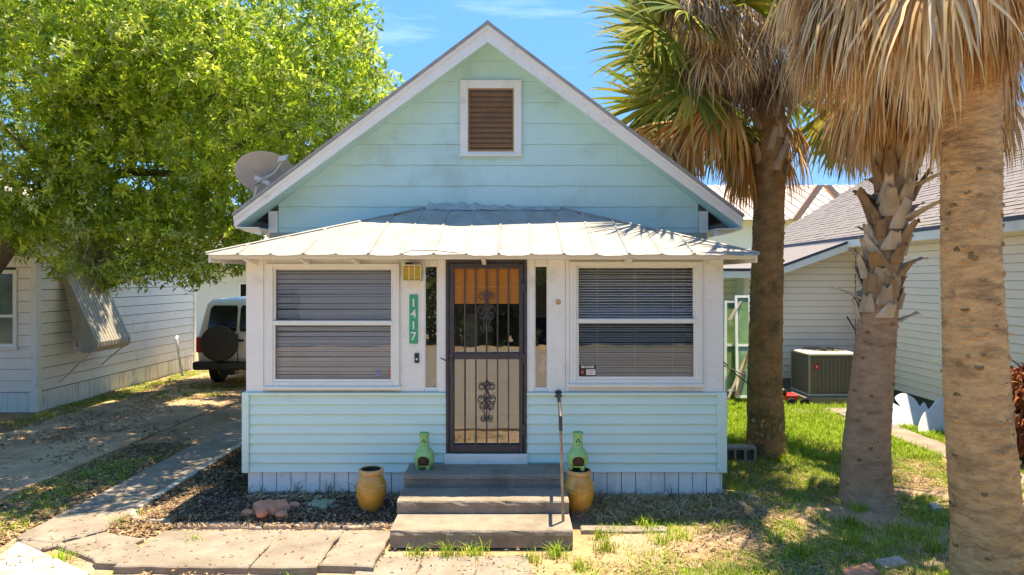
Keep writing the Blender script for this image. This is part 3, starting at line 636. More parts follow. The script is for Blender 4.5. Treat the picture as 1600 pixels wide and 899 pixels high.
# porch roof, hipped, of standing seam sheets
EY = 7.02; EZ = 2.665; PS = .375; HLx, HRx = -3.15, 2.55; TLx, TRx = -1.05, .56; TY = 8.80
pr = MB(); pr.box(HLx+.03, HRx-.03, EY+.05, EY+.07, EZ-.045, EZ-.004); PR = pr.build('porch_roof', M['white'], house)
def pz(y): return EZ+PS*(y-EY)
def cliph(poly):
    # keep within the hip lines  (x,y)
    if len(poly) > 2: dx, dy = TLx-HLx, TY-EY; poly = clip(poly, -dy, dx, -dy*HLx+dx*EY)
    if len(poly) > 2: dx, dy = HRx-TRx, TY-EY; poly = clip(poly, dy, dx, dy*HRx+dx*EY)
    return poly
x = HLx; k = 0; ribs = []
while x < HRx-.02:
    x1 = min(x+.335, HRx); wav = [0, .012, -.004, .014, 0]
    n_ = 6; poly = [(x+.002+(x1-x-.004)*i/n_, EY-.012*math.sin(i*math.pi/n_)*(1+.6*math.sin(k*1.7))) for i in range(n_+1)]+[(x1-.002, TY), (x+.002, TY)]
    poly = cliph(poly)
    if len(poly) > 2:
        s = MB(); ns = 9; ymax = max(p[1] for p in poly); ymin = min(p[1] for p in poly); rows_ = []
        for j in range(ns+1):
            yy_ = ymin+(ymax-ymin)*j/ns; seg = []
            for (p, q) in zip(poly, poly[1:]+poly[:1]):
                if (p[1]-yy_)*(q[1]-yy_) <= 0 and abs(p[1]-q[1]) > 1e-9: seg.append(p[0]+(q[0]-p[0])*(yy_-p[1])/(q[1]-p[1]))
            if j == 0 or not seg: seg = [p[0] for p in poly if p[1] < ymin+.03]
            xa_, xb_ = min(seg), max(seg); rows_.append([(xa_+(xb_-xa_)*i/4, yy_, pz(yy_)+(.004*math.sin(yy_*9+k*2)+random.uniform(-.003, .003))*(0 < i < 4)-(.010 if j == 0 and 0 < i < 4 else 0)) for i in range(5)])
        vs = [v for rw in rows_ for v in rw]; nv = len(vs); vs += [(x_, y_, z_-.006) for x_, y_, z_ in vs]
        fs = []
        for j in range(ns):
            for i in range(4): q = j*5+i; fs += [(q, q+1, q+6, q+5), (nv+q, nv+q+5, nv+q+6, nv+q+1)]
        for i in range(4): fs += [(i, nv+i, nv+i+1, i+1)]
        s.add(vs, fs)
        s.build('roof_sheet', M['tin'], PR)
    if k: ribs.append(x)
    x = x1; k += 1
for k, x in enumerate(ribs):
    if x < TLx: ye = EY+(x-HLx)/(TLx-HLx)*(TY-EY)
    elif x > TRx: ye = EY+(HRx-x)/(HRx-TRx)*(TY-EY)
    else: ye = TY
    s = MB(); h = .015 if k % 2 == 0 else .009; y0 = EY-.012
    s.prism([(x-.018, y0, pz(y0)), (x-.008, y0, pz(y0)+h), (x+.008, y0, pz(y0)+h), (x+.018, y0, pz(y0))], (0, ye-y0, PS*(ye-y0))); s.build('roof_rib', M['tin'], PR)
for sg, ex, tx in ((-1, HLx, TLx), (1, HRx, TRx)):
    s = MB(); a = [(ex, EY, EZ-.003), (tx, TY, pz(TY)-.004), (ex, TY, EZ+.0)]; s.add(a+[(p[0], p[1], p[2]-.008) for p in a], [(0, 1, 2), (5, 4, 3), (0, 3, 4, 1), (1, 4, 5, 2), (2, 5, 3, 0)]); s.build('side_sheet', M['tin'], PR)
    s = MB().tube([(ex, EY, EZ+.006), (tx, TY, pz(TY)+.006)], .014, 6); s.build('hip_cap', M['tin'], PR)
# ragged tar/flashing where roof meets gable
pts = []; n = 26
for i in range(n+1):
    x = TLx-.5+(TRx-TLx+.55)*i/n; pts.append((x, TY-.02+(-.02), pz(TY)-.02+.055*abs(math.sin(i*1.3))*(1 if x < .1 else .6)+(.03 if x < -.4 and x > -1.1 else 0)-(.28*max(0, TLx-x))))
low = [(x, TY-.13-.05*abs(math.sin(i*.9)), pz(TY-.13-.05*abs(math.sin(i*.9)))+.009-(.28*max(0, TLx-x))) for i, (x, _, _) in enumerate(pts)]
MB().add(pts+low, [(i, i+1, n+2+i, n+1+i) for i in range(n)]).build('flashing', M['tar'], PR)
B('soffit', M['white'], PR, HLx+.05, HRx-.05, EY+.071, FY-.021, EZ-.05, EZ-.04)
for x in (fx(400), fx(483), fx(561), fx(757), fx(978), fx(1108)): MB().prism([(x-.02, EY+.05, EZ-.052), (x-.02, FY-.022, EZ-.052), (x-.02, FY-.022, EZ-.11), (x-.02, EY+.12, EZ-.075)], (.04, 0, 0)).build('rafter_end', M['white'], PR)
for sg, ex in ((-1, HLx), (1, HRx)): B('side_fascia', M['white'], PR, min(ex+.0, ex-sg*.02)+(.01 if sg < 0 else -.01), max(ex, ex-sg*.02)+(.01 if sg < 0 else -.01), EY+.045, GYW-.04, EZ-.09, EZ-.012)
MB().tube([(fx(638), EY-.02, EZ+.0), (fx(650), EY-.03, EZ+.03), (fx(690), EY-.03, EZ+.03), (fx(722), EY-.01, EZ+.005)], .004, 5).build('cable', M['black'], PR, True)
# mounting patch left of the right window
s = MB(); s.lathe([(.001, 0), (.03, 0), (.032, .006), (.001, .008)], 9); o = s.build('bare_patch', M['urn_rim'], house, loc=(fx(872), FY-.014, fz(472))); o.rotation_euler = (R(90), 0, 0)
# ------------------------------------------------------------ small things on the cottage
t_ = thing('wall_lamp', 'yellow glass porch lamp in a white cage left of the door', 'lamp', (fx(646), FY-.1, fz(440)))
a, b, c_, d = fx(633), fx(660), fz(439), fz(415); y0, y1 = FY-.17, FY-.03
B('lamp_shade', M['amber'], t_, a+.006, b-.006, y0+.006, y1, c_+.006, d-.004, bev=.01)
s = MB()
for q in (a, a+(b-a)*.36, a+(b-a)*.68, b): s.box(q-.004, q+.004, y0-.002, y0+.006, c_, d)
for q in (y0+.05, y0+.1):
    for xq in (a, b): s.box(xq-.004, xq+.004, q, q+.008, c_, d)
for zq in (c_, d): s.box(a-.004, b+.004, y0-.003, y1, zq-.005, zq+.005)
s.build('cage', M['brass'], t_)
s = MB(); s.box(fx(636), fx(645), y0+.03, FY-.003, d+.005, d+.03, .004); s.box(fx(634), fx(659), y1-.005, FY-.003, c_, d+.01); s.build('bracket', M['black'], t_)
t_ = thing('house_number_sign', 'green vertical sign reading 1417 under the porch lamp', 'sign', (fx(646.5), FY-.01, fz(537)))
B('board', M['green'], t_, fx(640), fx(653), FY-.02, FY-.004, fz(537), fz(461), bev=.003)
for ch, py in zip('1417', (474, 491, 509, 526)): text(ch, .125, M['numeral'], t_, (fx(646.5), FY-.0225, fz(py)), name='numeral', bold=.002, ext=.002)
t_ = thing('doorbell', 'small black doorbell button under the green number sign', 'doorbell', (fx(651.5), FY-.01, fz(567)))
B('housing', M['black'], t_, fx(648), fx(655), FY-.024, FY-.004, fz(567), fz(552), bev=.004)
s = MB(); s.lathe([(.001, .0), (.012, 0), (.012, .005), (.001, .006)], 14); o = s.build('button', M['dishw'], t_, True, (fx(651.5), FY-.0245, fz(561))); o.rotation_euler = (R(90), 0, 0); o.matrix_parent_inverse = Matrix.Translation(-t_.location)
# satellite dish
DY = 8.95; dc = Vector((PX(415, DY), DY, PZ(268, DY)))
t_ = thing('satellite_dish', 'grey satellite dish on the left roof slope of the blue cottage', 'satellite dish', (PX(398, DY), DY, rz(PX(398, DY))))
s = MB(); prof = [(r, .28*r*r) for r in np.linspace(.001, .38, 9)]+[(.385, .04), (.38, .03)]+[(r, .28*r*r-.012) for r in np.linspace(.37, .001, 8)]
s.lathe(prof, 40, sx=1.0, sy=.85); o = s.build('reflector', M['dish'], t_, True)
nrm = Vector((.28, -.62, -.62)).normalized(); bas = Vector((.80, .05, -.60)); bas = (bas-nrm*bas.dot(nrm)).normalized(); oth = nrm.cross(bas)
rot = Matrix((bas, oth, nrm)).transposed().to_4x4(); nrm = -nrm
Rm = Matrix((bas, oth, bas.cross(oth))).transposed().to_4x4()
o.matrix_basis = Matrix.Translation(dc) @ Rm
bk = dc+Vector((-.0, -.10, -.13)); foot = Vector((PX(397, DY), DY-.05, rz(PX(397, DY))))
s = MB(); s.tube([foot, foot+Vector((0, 0, .12)), bk+Vector((-.08, .03, -.06))], .022, 10); s.build('mast', M['dishw'], t_, True)
s = MB(); s.obox(bk+Vector((-.09, 0, -.05)), bk+Vector((.07, 0, .06)), (.02, .02, .03), (.0, .035, 0)); s.obox(bk+Vector((-.10, 0, .04)), bk+Vector((.09, 0, -.05)), (.012, 0, .025), (0, .02, 0)); s.build('bracket', M['dishw'], t_)
s = MB(); s.box(foot.x-.08, foot.x+.08, foot.y-.08, foot.y+.08, foot.z-.04, foot.z+.012); s.build('foot_plate', M['dishw'], t_)
lp = Vector((PX(443, 8.7), 8.7, PZ(250, 8.7)))
s = MB(); s.tube([bk, bk.lerp(lp, .6)+Vector((0, 0, -.05)), lp], .012, 6); s.build('feed_arm', M['dishw'], t_); s = MB(); s.obox(lp+Vector((-.06, 0, .0)), lp+Vector((.05, 0, .03)), (0, .03, 0), (0.01, 0, .035)); s.build('feed_horn', M['dishw'], t_)
# ------------------------------------------------------------ steps, handrail, pots
st = thing('concrete_steps', 'three grey concrete steps leading up to the front door', 'steps', (-.3, 6.8, 0))
def stepbox(x0, x1, y0, y1, z0, z1):
    s = MB(); n = 22; b = .018; rows = [(y1, z0), (y1, z1), (y0+b*1.4, z1), (y0+b*.5, z1-b*.25), (y0, z1-b), (y0-.004, z1-.045), (y0+.004, z1-.06), (y0+.003, z0)]
    vs = []
    for i in range(n+1):
        x = x0+(x1-x0)*i/n
        for j, (y, z) in enumerate(rows):
            e = random.uniform(-.003, .003); ch = (random.random() < .12)*.006
            vs.append((x, y+(e+ch if 1 < j < 6 else 0), z+(e*.5-ch*.6 if 1 < j < 5 else 0)))
    m = len(rows); fs = [(i*m+j, i*m+j+1, (i+1)*m+j+1, (i+1)*m+j) for i in range(n) for j in range(m-1)]+[tuple(range(m)), tuple(n*m+j for j in range(m-1, -1, -1))]
    return s.add(vs, fs).build('step', M['concrete'], st)
stepbox(-1.10, .535, 6.95, FY-.05, .0, .415); stepbox(-1.10, .545, 6.53, 6.949, 0, .285); stepbox(-1.09, .545, 6.10, 6.529, 0, .16)
rl = thing('handrail', 'rusty pipe handrail on the right side of the concrete steps', 'handrail', (.48, 6.33, .16))
MB().tube([(.475, 6.33, .16), (.463, 6.33, .6), (.452, 6.335, 1.02)], .0145, 10).build('post', M['rust'], rl, True)
MB().tube([(.452, 6.335, 1.0), (.450, 6.34, 1.13), (.452, 6.39, 1.165), (.50, FY-.05, 1.165)], .018, 10).build('rail', M['darkpipe'], rl, True)
o = MB().lathe([(.001, 0), (.045, 0), (.045, .012), (.025, .016), (.024, .04), (.001, .04)], 16).build('flange', M['darkpipe'], rl, True, (.50, FY-.03, 1.165)); o.rotation_euler = (R(90), 0, 0)
def urn(loc, label):
    t = thing('urn', label, 'pot', loc, 'amber glazed urns beside the steps'); s = MB()
    pr_ = [(.001, 0), (.085, 0), (.092, .012), (.125, .09), (.152, .19), (.155, .24), (.148, .30), (.128, .355), (.108, .39), (.104, .405)]
    s.lathe(pr_, 36, loc); s.lathe([(.104, .0), (.104, -.12), (.001, -.13)], 30, (loc[0], loc[1], loc[2]+.42)); s.build('body', M['urn'], t, True)
    MB().lathe([(.103, .395), (.120, .40), (.128, .418), (.126, .436), (.115, .445), (.103, .440), (.100, .42), (.103, .395)], 36, loc).build('rim', M['urn_rim'], t, True)
    for z, r in ((.285, .1515), (.245, .156)): MB().lathe([(r-.004, z-.006), (r+.0025, z-.004), (r+.0025, z+.002), (r-.004, z+.005)], 36, loc).build('band', M['urn_rim'], t, True)
    MB().lathe([(.001, .28), (.098, .28), (.1, .33), (.0985, .436)], 24, loc).build('soil_shade_liner', M['soil'], t)  # soil fill; dark liner above it paints in the mouth's shade
    return t
urn((PX(580, 6.95), 6.95, .035), 'amber glazed urn standing alone in the mulch left of the steps')
ux = PX(905, 6.93); urn((ux, 6.93, .03), 'amber glazed urn right of the steps with a green chiminea on top')
def chim(loc, label, rot=0):
    t = thing('chiminea', label, 'chiminea', loc, 'small green clay chimineas by the front door'); n = 40; s = MB(); sc_ = .98
    prof = [(.075, .035), (.095, .055), (.106, .09), (.108, .12), (.102, .155), (.085, .19), (.062, .215), (.052, .235), (.047, .28), (.045, .34), (.053, .355), (.055, .372), (.048, .38), (.040, .375), (.036, .34)]
    # body with an arched mouth left open at the front
    vs = []; rows = []
    fine = []
    for i in range(len(prof)-1):
        for j in range(3): fine.append((prof[i][0]+(prof[i+1][0]-prof[i][0])*j/3, prof[i][1]+(prof[i+1][1]-prof[i][1])*j/3))
    fine.append(prof[-1])
    for r, z in fine:
        for k in range(n):
            q = 2*math.pi*k/n-math.pi/2; vs.append((loc[0]+r*math.cos(q), loc[1]+r*math.sin(q), loc[2]+z))
    fs = []
    for i in range(len(fine)-1):
        zc = (fine[i][1]+fine[i+1][1])/2
        for k in range(n):
            a = min(k+.5, n-k-.5)*2*math.pi/n; xw = fine[i][0]*math.sin(a)
            mouth = a < 1.2 and zc > .058 and zc < .155 and (xw/.066)**2+(max(0, zc-.095)/.06)**2 < 1
            leafh = False
            if .235 < zc < .33:
                for lx, lz in ((0, .31), (.014, .285), (-.014, .285), (.01, .26), (-.01, .26)):
                    sx_ = fine[i][0]*math.sin((k+.5)*2*math.pi/n)
                    if a < 1 and abs(sx_-lx) < .006 and abs(zc-lz) < .009: leafh = True
            if not (mouth or leafh): fs.append((i*n+k, i*n+(k+1) % n, (i+1)*n+(k+1) % n, (i+1)*n+k))
    s.add(vs, fs); s.lathe([(.001, .035), (.075, .035)], 24, loc); s.build('body', M['chim'], t, True)
    MB().lathe([(.070, .045), (.09, .09), (.09, .15), (.05, .21), (.03, .30), (.001, .30)], 20, loc).build('dark_lining', M['soil'], t)  # dark lining seen through the mouth opening
    pts = [(loc[0]+.066*math.cos(q), loc[1]-.092+.025*abs(math.cos(q))*.9, loc[2]+.092+.062*max(math.sin(q), -.52)) for q in np.linspace(-.5, math.pi+.5, 18)]
    MB().tube(pts, .0065, 6).build('mouth_rim', M['chim'], t, True)
    for k in range(3):
        q = -math.pi/2+.7+k*2*math.pi/3-.7*(k == 0)*0; fxp, fyp = loc[0]+.066*math.cos(q), loc[1]+.066*math.sin(q)
        MB().tube([(fxp, fyp, loc[2]), (fxp, fyp, loc[2]+.05)], [.02, .028], 10).build('foot', M['chim'], t, True)
    return t
chim((PX(663, 7.16), 7.16, .417), 'green clay chiminea on the left end of the top step')
chim((ux-.015, 6.93, .475), 'green clay chiminea perched on the amber urn right of the steps')
def turtle(loc, m, sc_, label, rz_):
    t = thing('turtle_ornament', label, 'ornament', loc)
    def Q(x, y, z): c, s_ = math.cos(rz_), math.sin(rz_); return (loc[0]+sc_*(x*c-y*s_), loc[1]+sc_*(x*s_+y*c), loc[2]+sc_*z)
    s = MB(); vs = []; n = 24; rings = [(1, .02), (1, .05), (.93, .072), (.7, .085), (.4, .092), (.02, .095)]
    for rr, z in rings:
        for k in range(n):
            q = 2*math.pi*k/n; bump = 1+.11*math.cos(q*6)*(rr > .5); vs.append(Q(.17*rr*bump*math.cos(q), .14*rr*bump*math.sin(q), z+.008*math.cos(q*6)*(rr < .95)))
    s.add(vs, [(i*n+k, i*n+(k+1) % n, (i+1)*n+(k+1) % n, (i+1)*n+k) for i in range(len(rings)-1) for k in range(n)]); s.build('shell', m, t, True)
    h = MB().ball((0, 0, 0), 1, (1, 1, 1), 10); h.v = [Q(v[0]*.055, -.17+v[1]*.065, .05+v[2]*.045) for v in h.v]; h.build('head', m, t, True)
    for a_, b_ in ((-.15, -.12), (.15, -.12), (-.15, .11), (.15, .11)):
        h = MB().ball((0, 0, 0), 1, (1, 1, 1), 8); h.v = [Q(a_*1.1+v[0]*.06, b_*1.1+v[1]*.05, .03+v[2]*.03) for v in h.v]; h.build('leg', m, t, True)
    h = MB().tube([Q(0, .13, .03), Q(0, .2, .02)], [.02, .005], 6); h.build('tail', m, t, True)
tx_, ty_ = W(424, 800, .05); turtle((tx_, ty_, .05), M['terra'], 1.08, 'terracotta turtle ornament lying on the mulch left of the urn', R(-8))
tx_, ty_ = W(502, 793, .05); turtle((tx_, ty_, .045), M['mossclay'], .78, 'mossy green turtle ornament between the terracotta turtle and the urn', R(25))
# cinder block right of the cottage
bx, by = 2.77, 8.93; t_ = thing('cinder_block', 'grey hollow concrete block lying between the cottage corner and the dark palm', 'block', (bx+.2, by, 0))
s = MB(); Wd, Hd, Dp = .43, .2, .2
s.box(bx, bx+Wd, by, by+Dp, 0, .03); s.box(bx, bx+Wd, by, by+Dp, Hd-.03, Hd)
for q in (0, .135, .27, .40): s.box(bx+q, bx+q+.03, by+.001, by+Dp-.001, .03, Hd-.03)
s.box(bx+.03, bx+.40, by+.12, by+.14, .03, Hd-.03); s.build('block_body', M['block'], t_)
# ------------------------------------------------------------ left neighbour
LX, LY0, LY1 = -8.6, 12.35, 18.4
ln = thing('neighbour_house', 'white lap-sided house under the big tree at the left edge', 'house', (LX, LY0, 0))
laps(ln, M['white'], LY0+.1, LY1, .36, 3.3, .205, (LX, 0, 0), (0, 1, 0), (1, 0, 0), pb=.026, gap=.014, holes=[(13.35, 14.35, 1.0, 2.4)])
laps(ln, M['cream'], -13.5, LX-.1, .36, 3.3, .205, (0, LY0, 0), U, NF, pb=.02, gap=.009, holes=[(-9.75, PX(28, LY0)-.03, PZ(543, LY0)+.03, PZ(422, LY0)-.03)])
B('wall_core', M['inner'], ln, -13.6, LX-.021, LY0+.021, LY1, .0, 3.3)
B('corner_post', M['white'], ln, LX-.09, LX+.035, LY0-.035, LY0+.09, .0, 3.3, bev=.006); B('corner_post', M['white'], ln, LX-.05, LX+.04, LY1, LY1+.12, 0, 3.3, bev=.006)
for k in range(34): 
    y = LY0+.1+k*.178; B('skirting_board', M['weather'], ln, LX-.02, LX+.012+random.uniform(0, .01), y, y+.17, 0, .355)
for k in range(26):
    x = -13.2+k*.178; B('skirting_board', M['weather'], ln, x, min(x+.172, LX-.1), LY0-.012, LY0+.02, 0, .355)
def simple_window(parent, x0, x1, z0, z1, Y, nrm='y', pane=None, t=.07, midz=None):
    def bx_(nm, m, a, b, c_, d, e0, e1, p):
        if nrm == 'y': return B(nm, m, p, a, b, Y-e1, Y-e0, c_, d)
        if nrm == '+x': return B(nm, m, p, Y+e0, Y+e1, a, b, c_, d)
        return B(nm, m, p, Y-e1, Y-e0, a, b, c_, d)
    wn = bx_('window', M['vanglass'] if pane is None else pane, x0+t*.5, x1-t*.5, z0+t*.5, z1-t*.5, -.022, .012, parent)
    for a, b, c_, d in ((x0, x0+t, z0, z1), (x1-t, x1, z0, z1), (x0+t, x1-t, z0, z0+t), (x0+t, x1-t, z1-t, z1)): bx_('frame', M['white'], a, b, c_, d, -.02, .035, wn)
    mz = midz or (z0+z1)/2; bx_('meeting_rail', M['white'], x0+t, x1-t, mz-.025, mz+.025, .0121, .03, wn)
    bx_('sill', M['white'], x0-.03, x1+.03, z0-.04, z0-.002, 0, .07, wn)
    return wn
simple_window(ln, -9.78, PX(28, LY0), PZ(543, LY0), PZ(422, LY0), LY0, pane=mat('dim_glass', (.05, .08, .075), (.11, .15, .13), 2, .1, spec=.6), midz=PZ(494, LY0))
simple_window(ln, 13.35, 14.35, 1.0, 2.4, LX, '+x', pane=M['vanglass'])
B('eave_board', M['white'], ln, -13.8, LX+.35, LY0-.35, LY0-.31, 3.25, 3.42); B('eave_board', M['white'], ln, LX+.31, LX+.35, LY0-.3, LY1+.3, 3.25, 3.42)
B('soffit', M['white'], ln, -13.8, LX+.305, LY0-.305, LY1+.3, 3.301, 3.32)
s = MB(); s.prism([(-14, LY0-.4, 3.42), (LX+.4, LY0-.4, 3.42), (-11.0, LY0-.4, 4.6)], (0, LY1-LY0+.8, 0)); s.build('roof', M['tin'], ln)
# awning
aw = thing('window_awning', 'curved aluminium awning on the side window of the left white house', 'awning', (LX+.02, 13.5, 1.1))
a0, a1 = 12.98, 14.14; prof = [(LX+.03, 2.66), (LX+.22, 2.25), (LX+.5, 1.62), (LX+.64, 1.32), (LX+.70, 1.20), (LX+.70, 1.11), (LX+.65, 1.04), (LX+.56, 1.00), (LX+.44, 1.00)]
nr = 26; 
for k in range(12):
    ya = a0+(a1-a0)*k/12; yb = a0+(a1-a0)*(k+1)/12; s = MB(); n = len(prof)
    cs = [(ya+.001, 0), (ya+.012, .012), (yb-.016, .012), (yb-.004, 0)]
    vs = [(x+off, y, z+off*.4) for (y, off) in cs for (x, z) in prof]
    s.add(vs, [(j*n+i, j*n+i+1, (j+1)*n+i+1, (j+1)*n+i) for j in range(3) for i in range(n-1)]); s.build('awning_slat', M['awning'], aw)
for y in (a0, a1):
    s = MB(); s.prism([(x, y, z) for x, z in prof]+[(LX+.36, y, 1.06), (LX+.05, y, 2.45)], (0, .01, 0)); s.build('end_panel', M['awning'], aw)
for (x0, y0, z0), (x1, y1, z1) in (((LX+.6, a0+.05, 1.04), (LX+.03, a0-.05, .45)), ((LX+.6, a1-.05, 1.04), (LX+.03, a1+.1, .62))): MB().tube([(x0, y0, z0), (x1, y1, z1)], .013, 6).build('support_rod', M['dish'], aw)
pp = thing('wall_pipe', 'thin standing pipe leaning on the side of the left white house', 'pipe', (-8.4, 17, 0))
MB().tube([(PX(285, 16.3), 16.3, .1), (PX(276, 16.5), 16.5, PZ(530, 16.5)), (PX(272, 16.6), 16.75, PZ(527, 16.6))], .03, 8).build('pipe_run', M['farwall'], pp, True)
# ------------------------------------------------------------ white van with spare wheel
VY = 15.2; vx = -6.1
van = thing('parked_van', 'white van parked at the end of the driveway with a covered spare wheel', 'van', (vx, VY+2.2, 0))
def rrect(hw, y0, y1, r, n=5):
    o = []
    for (cx, cy, a) in ((hw-r, y0+r, -90), (hw-r, y1-r, 0), (-hw+r, y1-r, 90), (-hw+r, y0+r, 180)):
        for k in range(n+1): q = R(a+90*k/n); o.append((vx+cx+r*math.cos(q), cy+r*math.sin(q)))
    return o
lv = [(.42, .86, VY+.06, VY+4.5, .12), (.5, .92, VY, VY+4.6, .15), (.85, .95, VY-.02, VY+4.65, .16), (1.12, .94, VY-.01, VY+4.6, .16), (1.18, .92, VY, VY+3.9, .16), (1.22, .91, VY+.01, VY+3.6, .16), (1.6, .84, VY+.06, VY+3.1, .17), (1.85, .79, VY+.12, VY+2.8, .18), (1.95, .72, VY+.2, VY+2.7, .2), (1.98, .6, VY+.32, VY+2.5, .22)]
s = MB(); vs = []
for z, hw, y0, y1, r in lv: vs += [(x, y, z) for x, y in rrect(hw, y0, y1, r)]
n = 24; s.add(vs, [(i*n+k, i*n+(k+1) % n, (i+1)*n+(k+1) % n, (i+1)*n+k) for i in range(len(lv)-1) for k in range(n)]+[tuple(range(n-1, -1, -1)), tuple((len(lv)-1)*n+k for k in range(n))])
s.build('body', M['vanpaint'], van, True)
def ry(z): 
    for (a, b) in zip(lv[:-1], lv[1:]):
        if a[0] <= z <= b[0]: return a[2]+(b[2]-a[2])*(z-a[0])/(b[0]-a[0])
for x0, x1 in ((vx-.70, vx-.03), (vx+.03, vx+.70)):
    s = MB(); o_ = .012; zz = [1.24, 1.32, 1.75, 1.82]
    e = (.05, 0, .0, .05); ex0 = [.06, .02, .06, .12] if x0 < vx-.3 else [.02, 0, 0, .03]; ex1 = [.02, 0, 0, .03] if x0 < vx-.3 else [.06, .02, .06, .12]
    L_ = [(x0+ex0[i], ry(z)-o_, z) for i, z in enumerate(zz)]; R_ = [(x1-ex1[i], ry(z)-o_, z) for i, z in enumerate(zz)]
    s.add(L_+R_, [(i, i+1, 5+i, 4+i) for i in range(3)]); s.build('rear_window', M['vanglass'], van)
B('door_seam', M['black'], van, vx-.008, vx+.008, VY-.028, VY+.3, .5, 1.2)
B('bumper', M['vinyl'], van, vx-.95, vx+.95, VY-.16, VY+.1, .40, .58, bev=.03)
for sx_ in (-1, 1): B('tail_light', M['redlens'], van, vx+sx_*.86-.06, vx+sx_*.86+.06, VY-.04, VY+.1, .78, 1.12, bev=.015)
for sx_ in (-1, 1):
    for y in (VY+.85, VY+3.7):
        o = MB().lathe([(.001, -.11), (.2, -.11), (.34, -.10), (.36, -.06), (.36, .06), (.34, .10), (.2, .11), (.001, .11)], 28).build('wheel', M['rubber'], van, True, (vx+sx_*.78, y, .36)); o.rotation_euler = (0, R(90), 0)
        h_ = MB().lathe([(.001, -.118), (.17, -.118), (.19, -.10), (.19, .10), (.17, .118), (.001, .118)], 20).build('rim', M['chrome'], o, True)
o = MB().lathe([(.001, -.12), (.33, -.12), (.385, -.09), (.40, 0), (.385, .09), (.33, .11), (.001, .115)], 36).build('spare_wheel_cover', M['vinyl'], van, True, (PX(342, VY-.2), VY-.18, PZ(537, VY-.2))); o.rotation_euler = (R(90), 0, 0)
B('spare_bracket', M['black'], van, PX(342, VY)-.05, PX(372, VY), VY-.07, VY-.02, .95, 1.02)
for sx_ in (-1, 1):
    s = MB(); s.add([(vx+sx_*.925, VY+.35, 1.25), (vx+sx_*.925, VY+1.6, 1.25), (vx+sx_*.86, VY+1.55, 1.7), (vx+sx_*.86, VY+.4, 1.7)], [(0, 1, 2, 3)]); s.build('side_window', M['vanglass'], van)
    s = MB(); s.tube([(vx+sx_*.9, VY+3, 1.2), (vx+sx_*1.1, VY+3, 1.25)], .02, 6); s.box(vx+sx_*1.1-.09, vx+sx_*1.1+.09, VY+2.96, VY+3.04, 1.15, 1.38, .02); s.build('mirror', M['black'], van)
B('licence_plate', M['sticker'], van, vx-.16+.5, vx+.16+.5, VY-.175, VY-.165, .44, .56, bev=.003); B('door_handle', M['black'], van, vx+.02, vx+.14, VY-.04, VY-.015, 1.02, 1.07, bev=.006)
MB().tube([(vx-.35, VY-.03, 1.24), (vx-.3, VY-.03, 1.3), (vx-.05, VY+.0, 1.42)], .008, 5).build('wiper', M['black'], van)
MB().tube([(PX(342, VY-.2)+.3*math.cos(q), VY-.285, PZ(537, VY-.2)+.3*math.sin(q)) for q in np.linspace(0, 2*math.pi, 30)], .006, 5).build('cover_seam', M['rubber'], van)
B('tow_hitch', M['black'], van, vx-.04, vx+.04, VY-.25, VY, .35, .41); B('muffler', M['black'], van, vx-.5, vx-.15, VY+.15, VY+.5, .25, .4, bev=.03)
# ------------------------------------------------------------ right neighbour
RX, RYB = 7.2, 14.3
rn = thing('neighbour_house', 'cream lap-sided house with brown shingle roof behind the palms at the right', 'house', (RX, RYB, 0))
simple_w = (10.1, 11.45, PZ(578, 11.4)+.0, 2.55)
laps(rn, M['cream'], 4.4, RYB-.02, .33, 3.2, .128, (RX, 0, 0), (0, 1, 0), (-1, 0, 0), pb=.018, gap=.006, holes=[(10.1, 11.45, .95, 2.55)])
rk = .36
laps(rn, M['cream'], 4.95, RX-.02, .33, 3.3, .136, (0, RYB, 0), U, NF, pb=.018, gap=.007, clips=[(-rk, 1, 2.60-rk*5.3)])
laps(rn, M['white'], 3.9, 4.93, .33, 2.66, .136, (0, RYB+.5, 0), U, NF, pb=.018, gap=.007)
B('wall_core', M['inner'], rn, RX+.021, RX+.2, 4.4, 20, .0, 3.2); B('wall_core', M['inner'], rn, 4.97, RX, RYB+.021, RYB+.15, 0, 2.5); B('wall_core', M['inner'], rn, 3.9, 4.96, RYB+.53, RYB+.6, 0, 2.6); B('wall_core', M['white'], rn, 3.8, 3.89, RYB+.4, 20, 0, 2.6)
B('foundation', M['block'], rn, RX+.022, RX+.1, 4.4, RYB, .0, .33); B('foundation', M['block'], rn, 3.95, RX-.02, RYB+.0, RYB+.02, .0, .325)
B('corner_board', M['white'], rn, 4.86, 4.95, RYB-.02, RYB+.6, .3, 2.62)
B('corner_board', M['white'], rn, PX(1178, RYB)-.9, PX(1178, RYB)-.86, RYB+.45, RYB+.52, .3, 2.62)
wn = simple_window(rn, 10.1, 11.45, .95, 2.55, RX, '-x', t=.11)
# big roof plane with shingle tabs
ex, ez, ss, rx_ = 6.86, 3.26, .6, 12.6; y0_, y1_ = 4.2, 19.8
def big(x): return ez+ss*(x-ex)
MB().prism([(ex, y0_, ez-.02), (rx_, y0_, big(rx_)-.02), (18.4, y0_, ez-.02), (18.4, y0_, ez-.1), (rx_, y0_, big(rx_)-.1), (ex, y0_, ez-.1)], (0, y1_-y0_, 0)).build('roof', M['shingle'], rn)
B('drip_edge', M['drip'], rn, ex-.02, ex+.005, y0_, y1_, ez-.055, ez+.012); B('fascia', M['white'], rn, ex-.012, ex+.02, y0_, y1_, ez-.2, ez-.056); B('soffit', M['cream'], rn, ex+.021, RX, y0_, y1_, ez-.19, ez-.17)
tabs = []; cs_ = 1/math.hypot(1, ss); ex_ = .145; k = 0
Ltot = (rx_-ex)/cs_
for k in range(int(Ltot/ex_)):
    u0 = k*ex_; off = (k % 2)*.15+rng.uniform(-.02, .02); y = y0_-off
    while y < y1_-.05: tabs.append((u0, y, rng.uniform(.004, .011))); y += .305
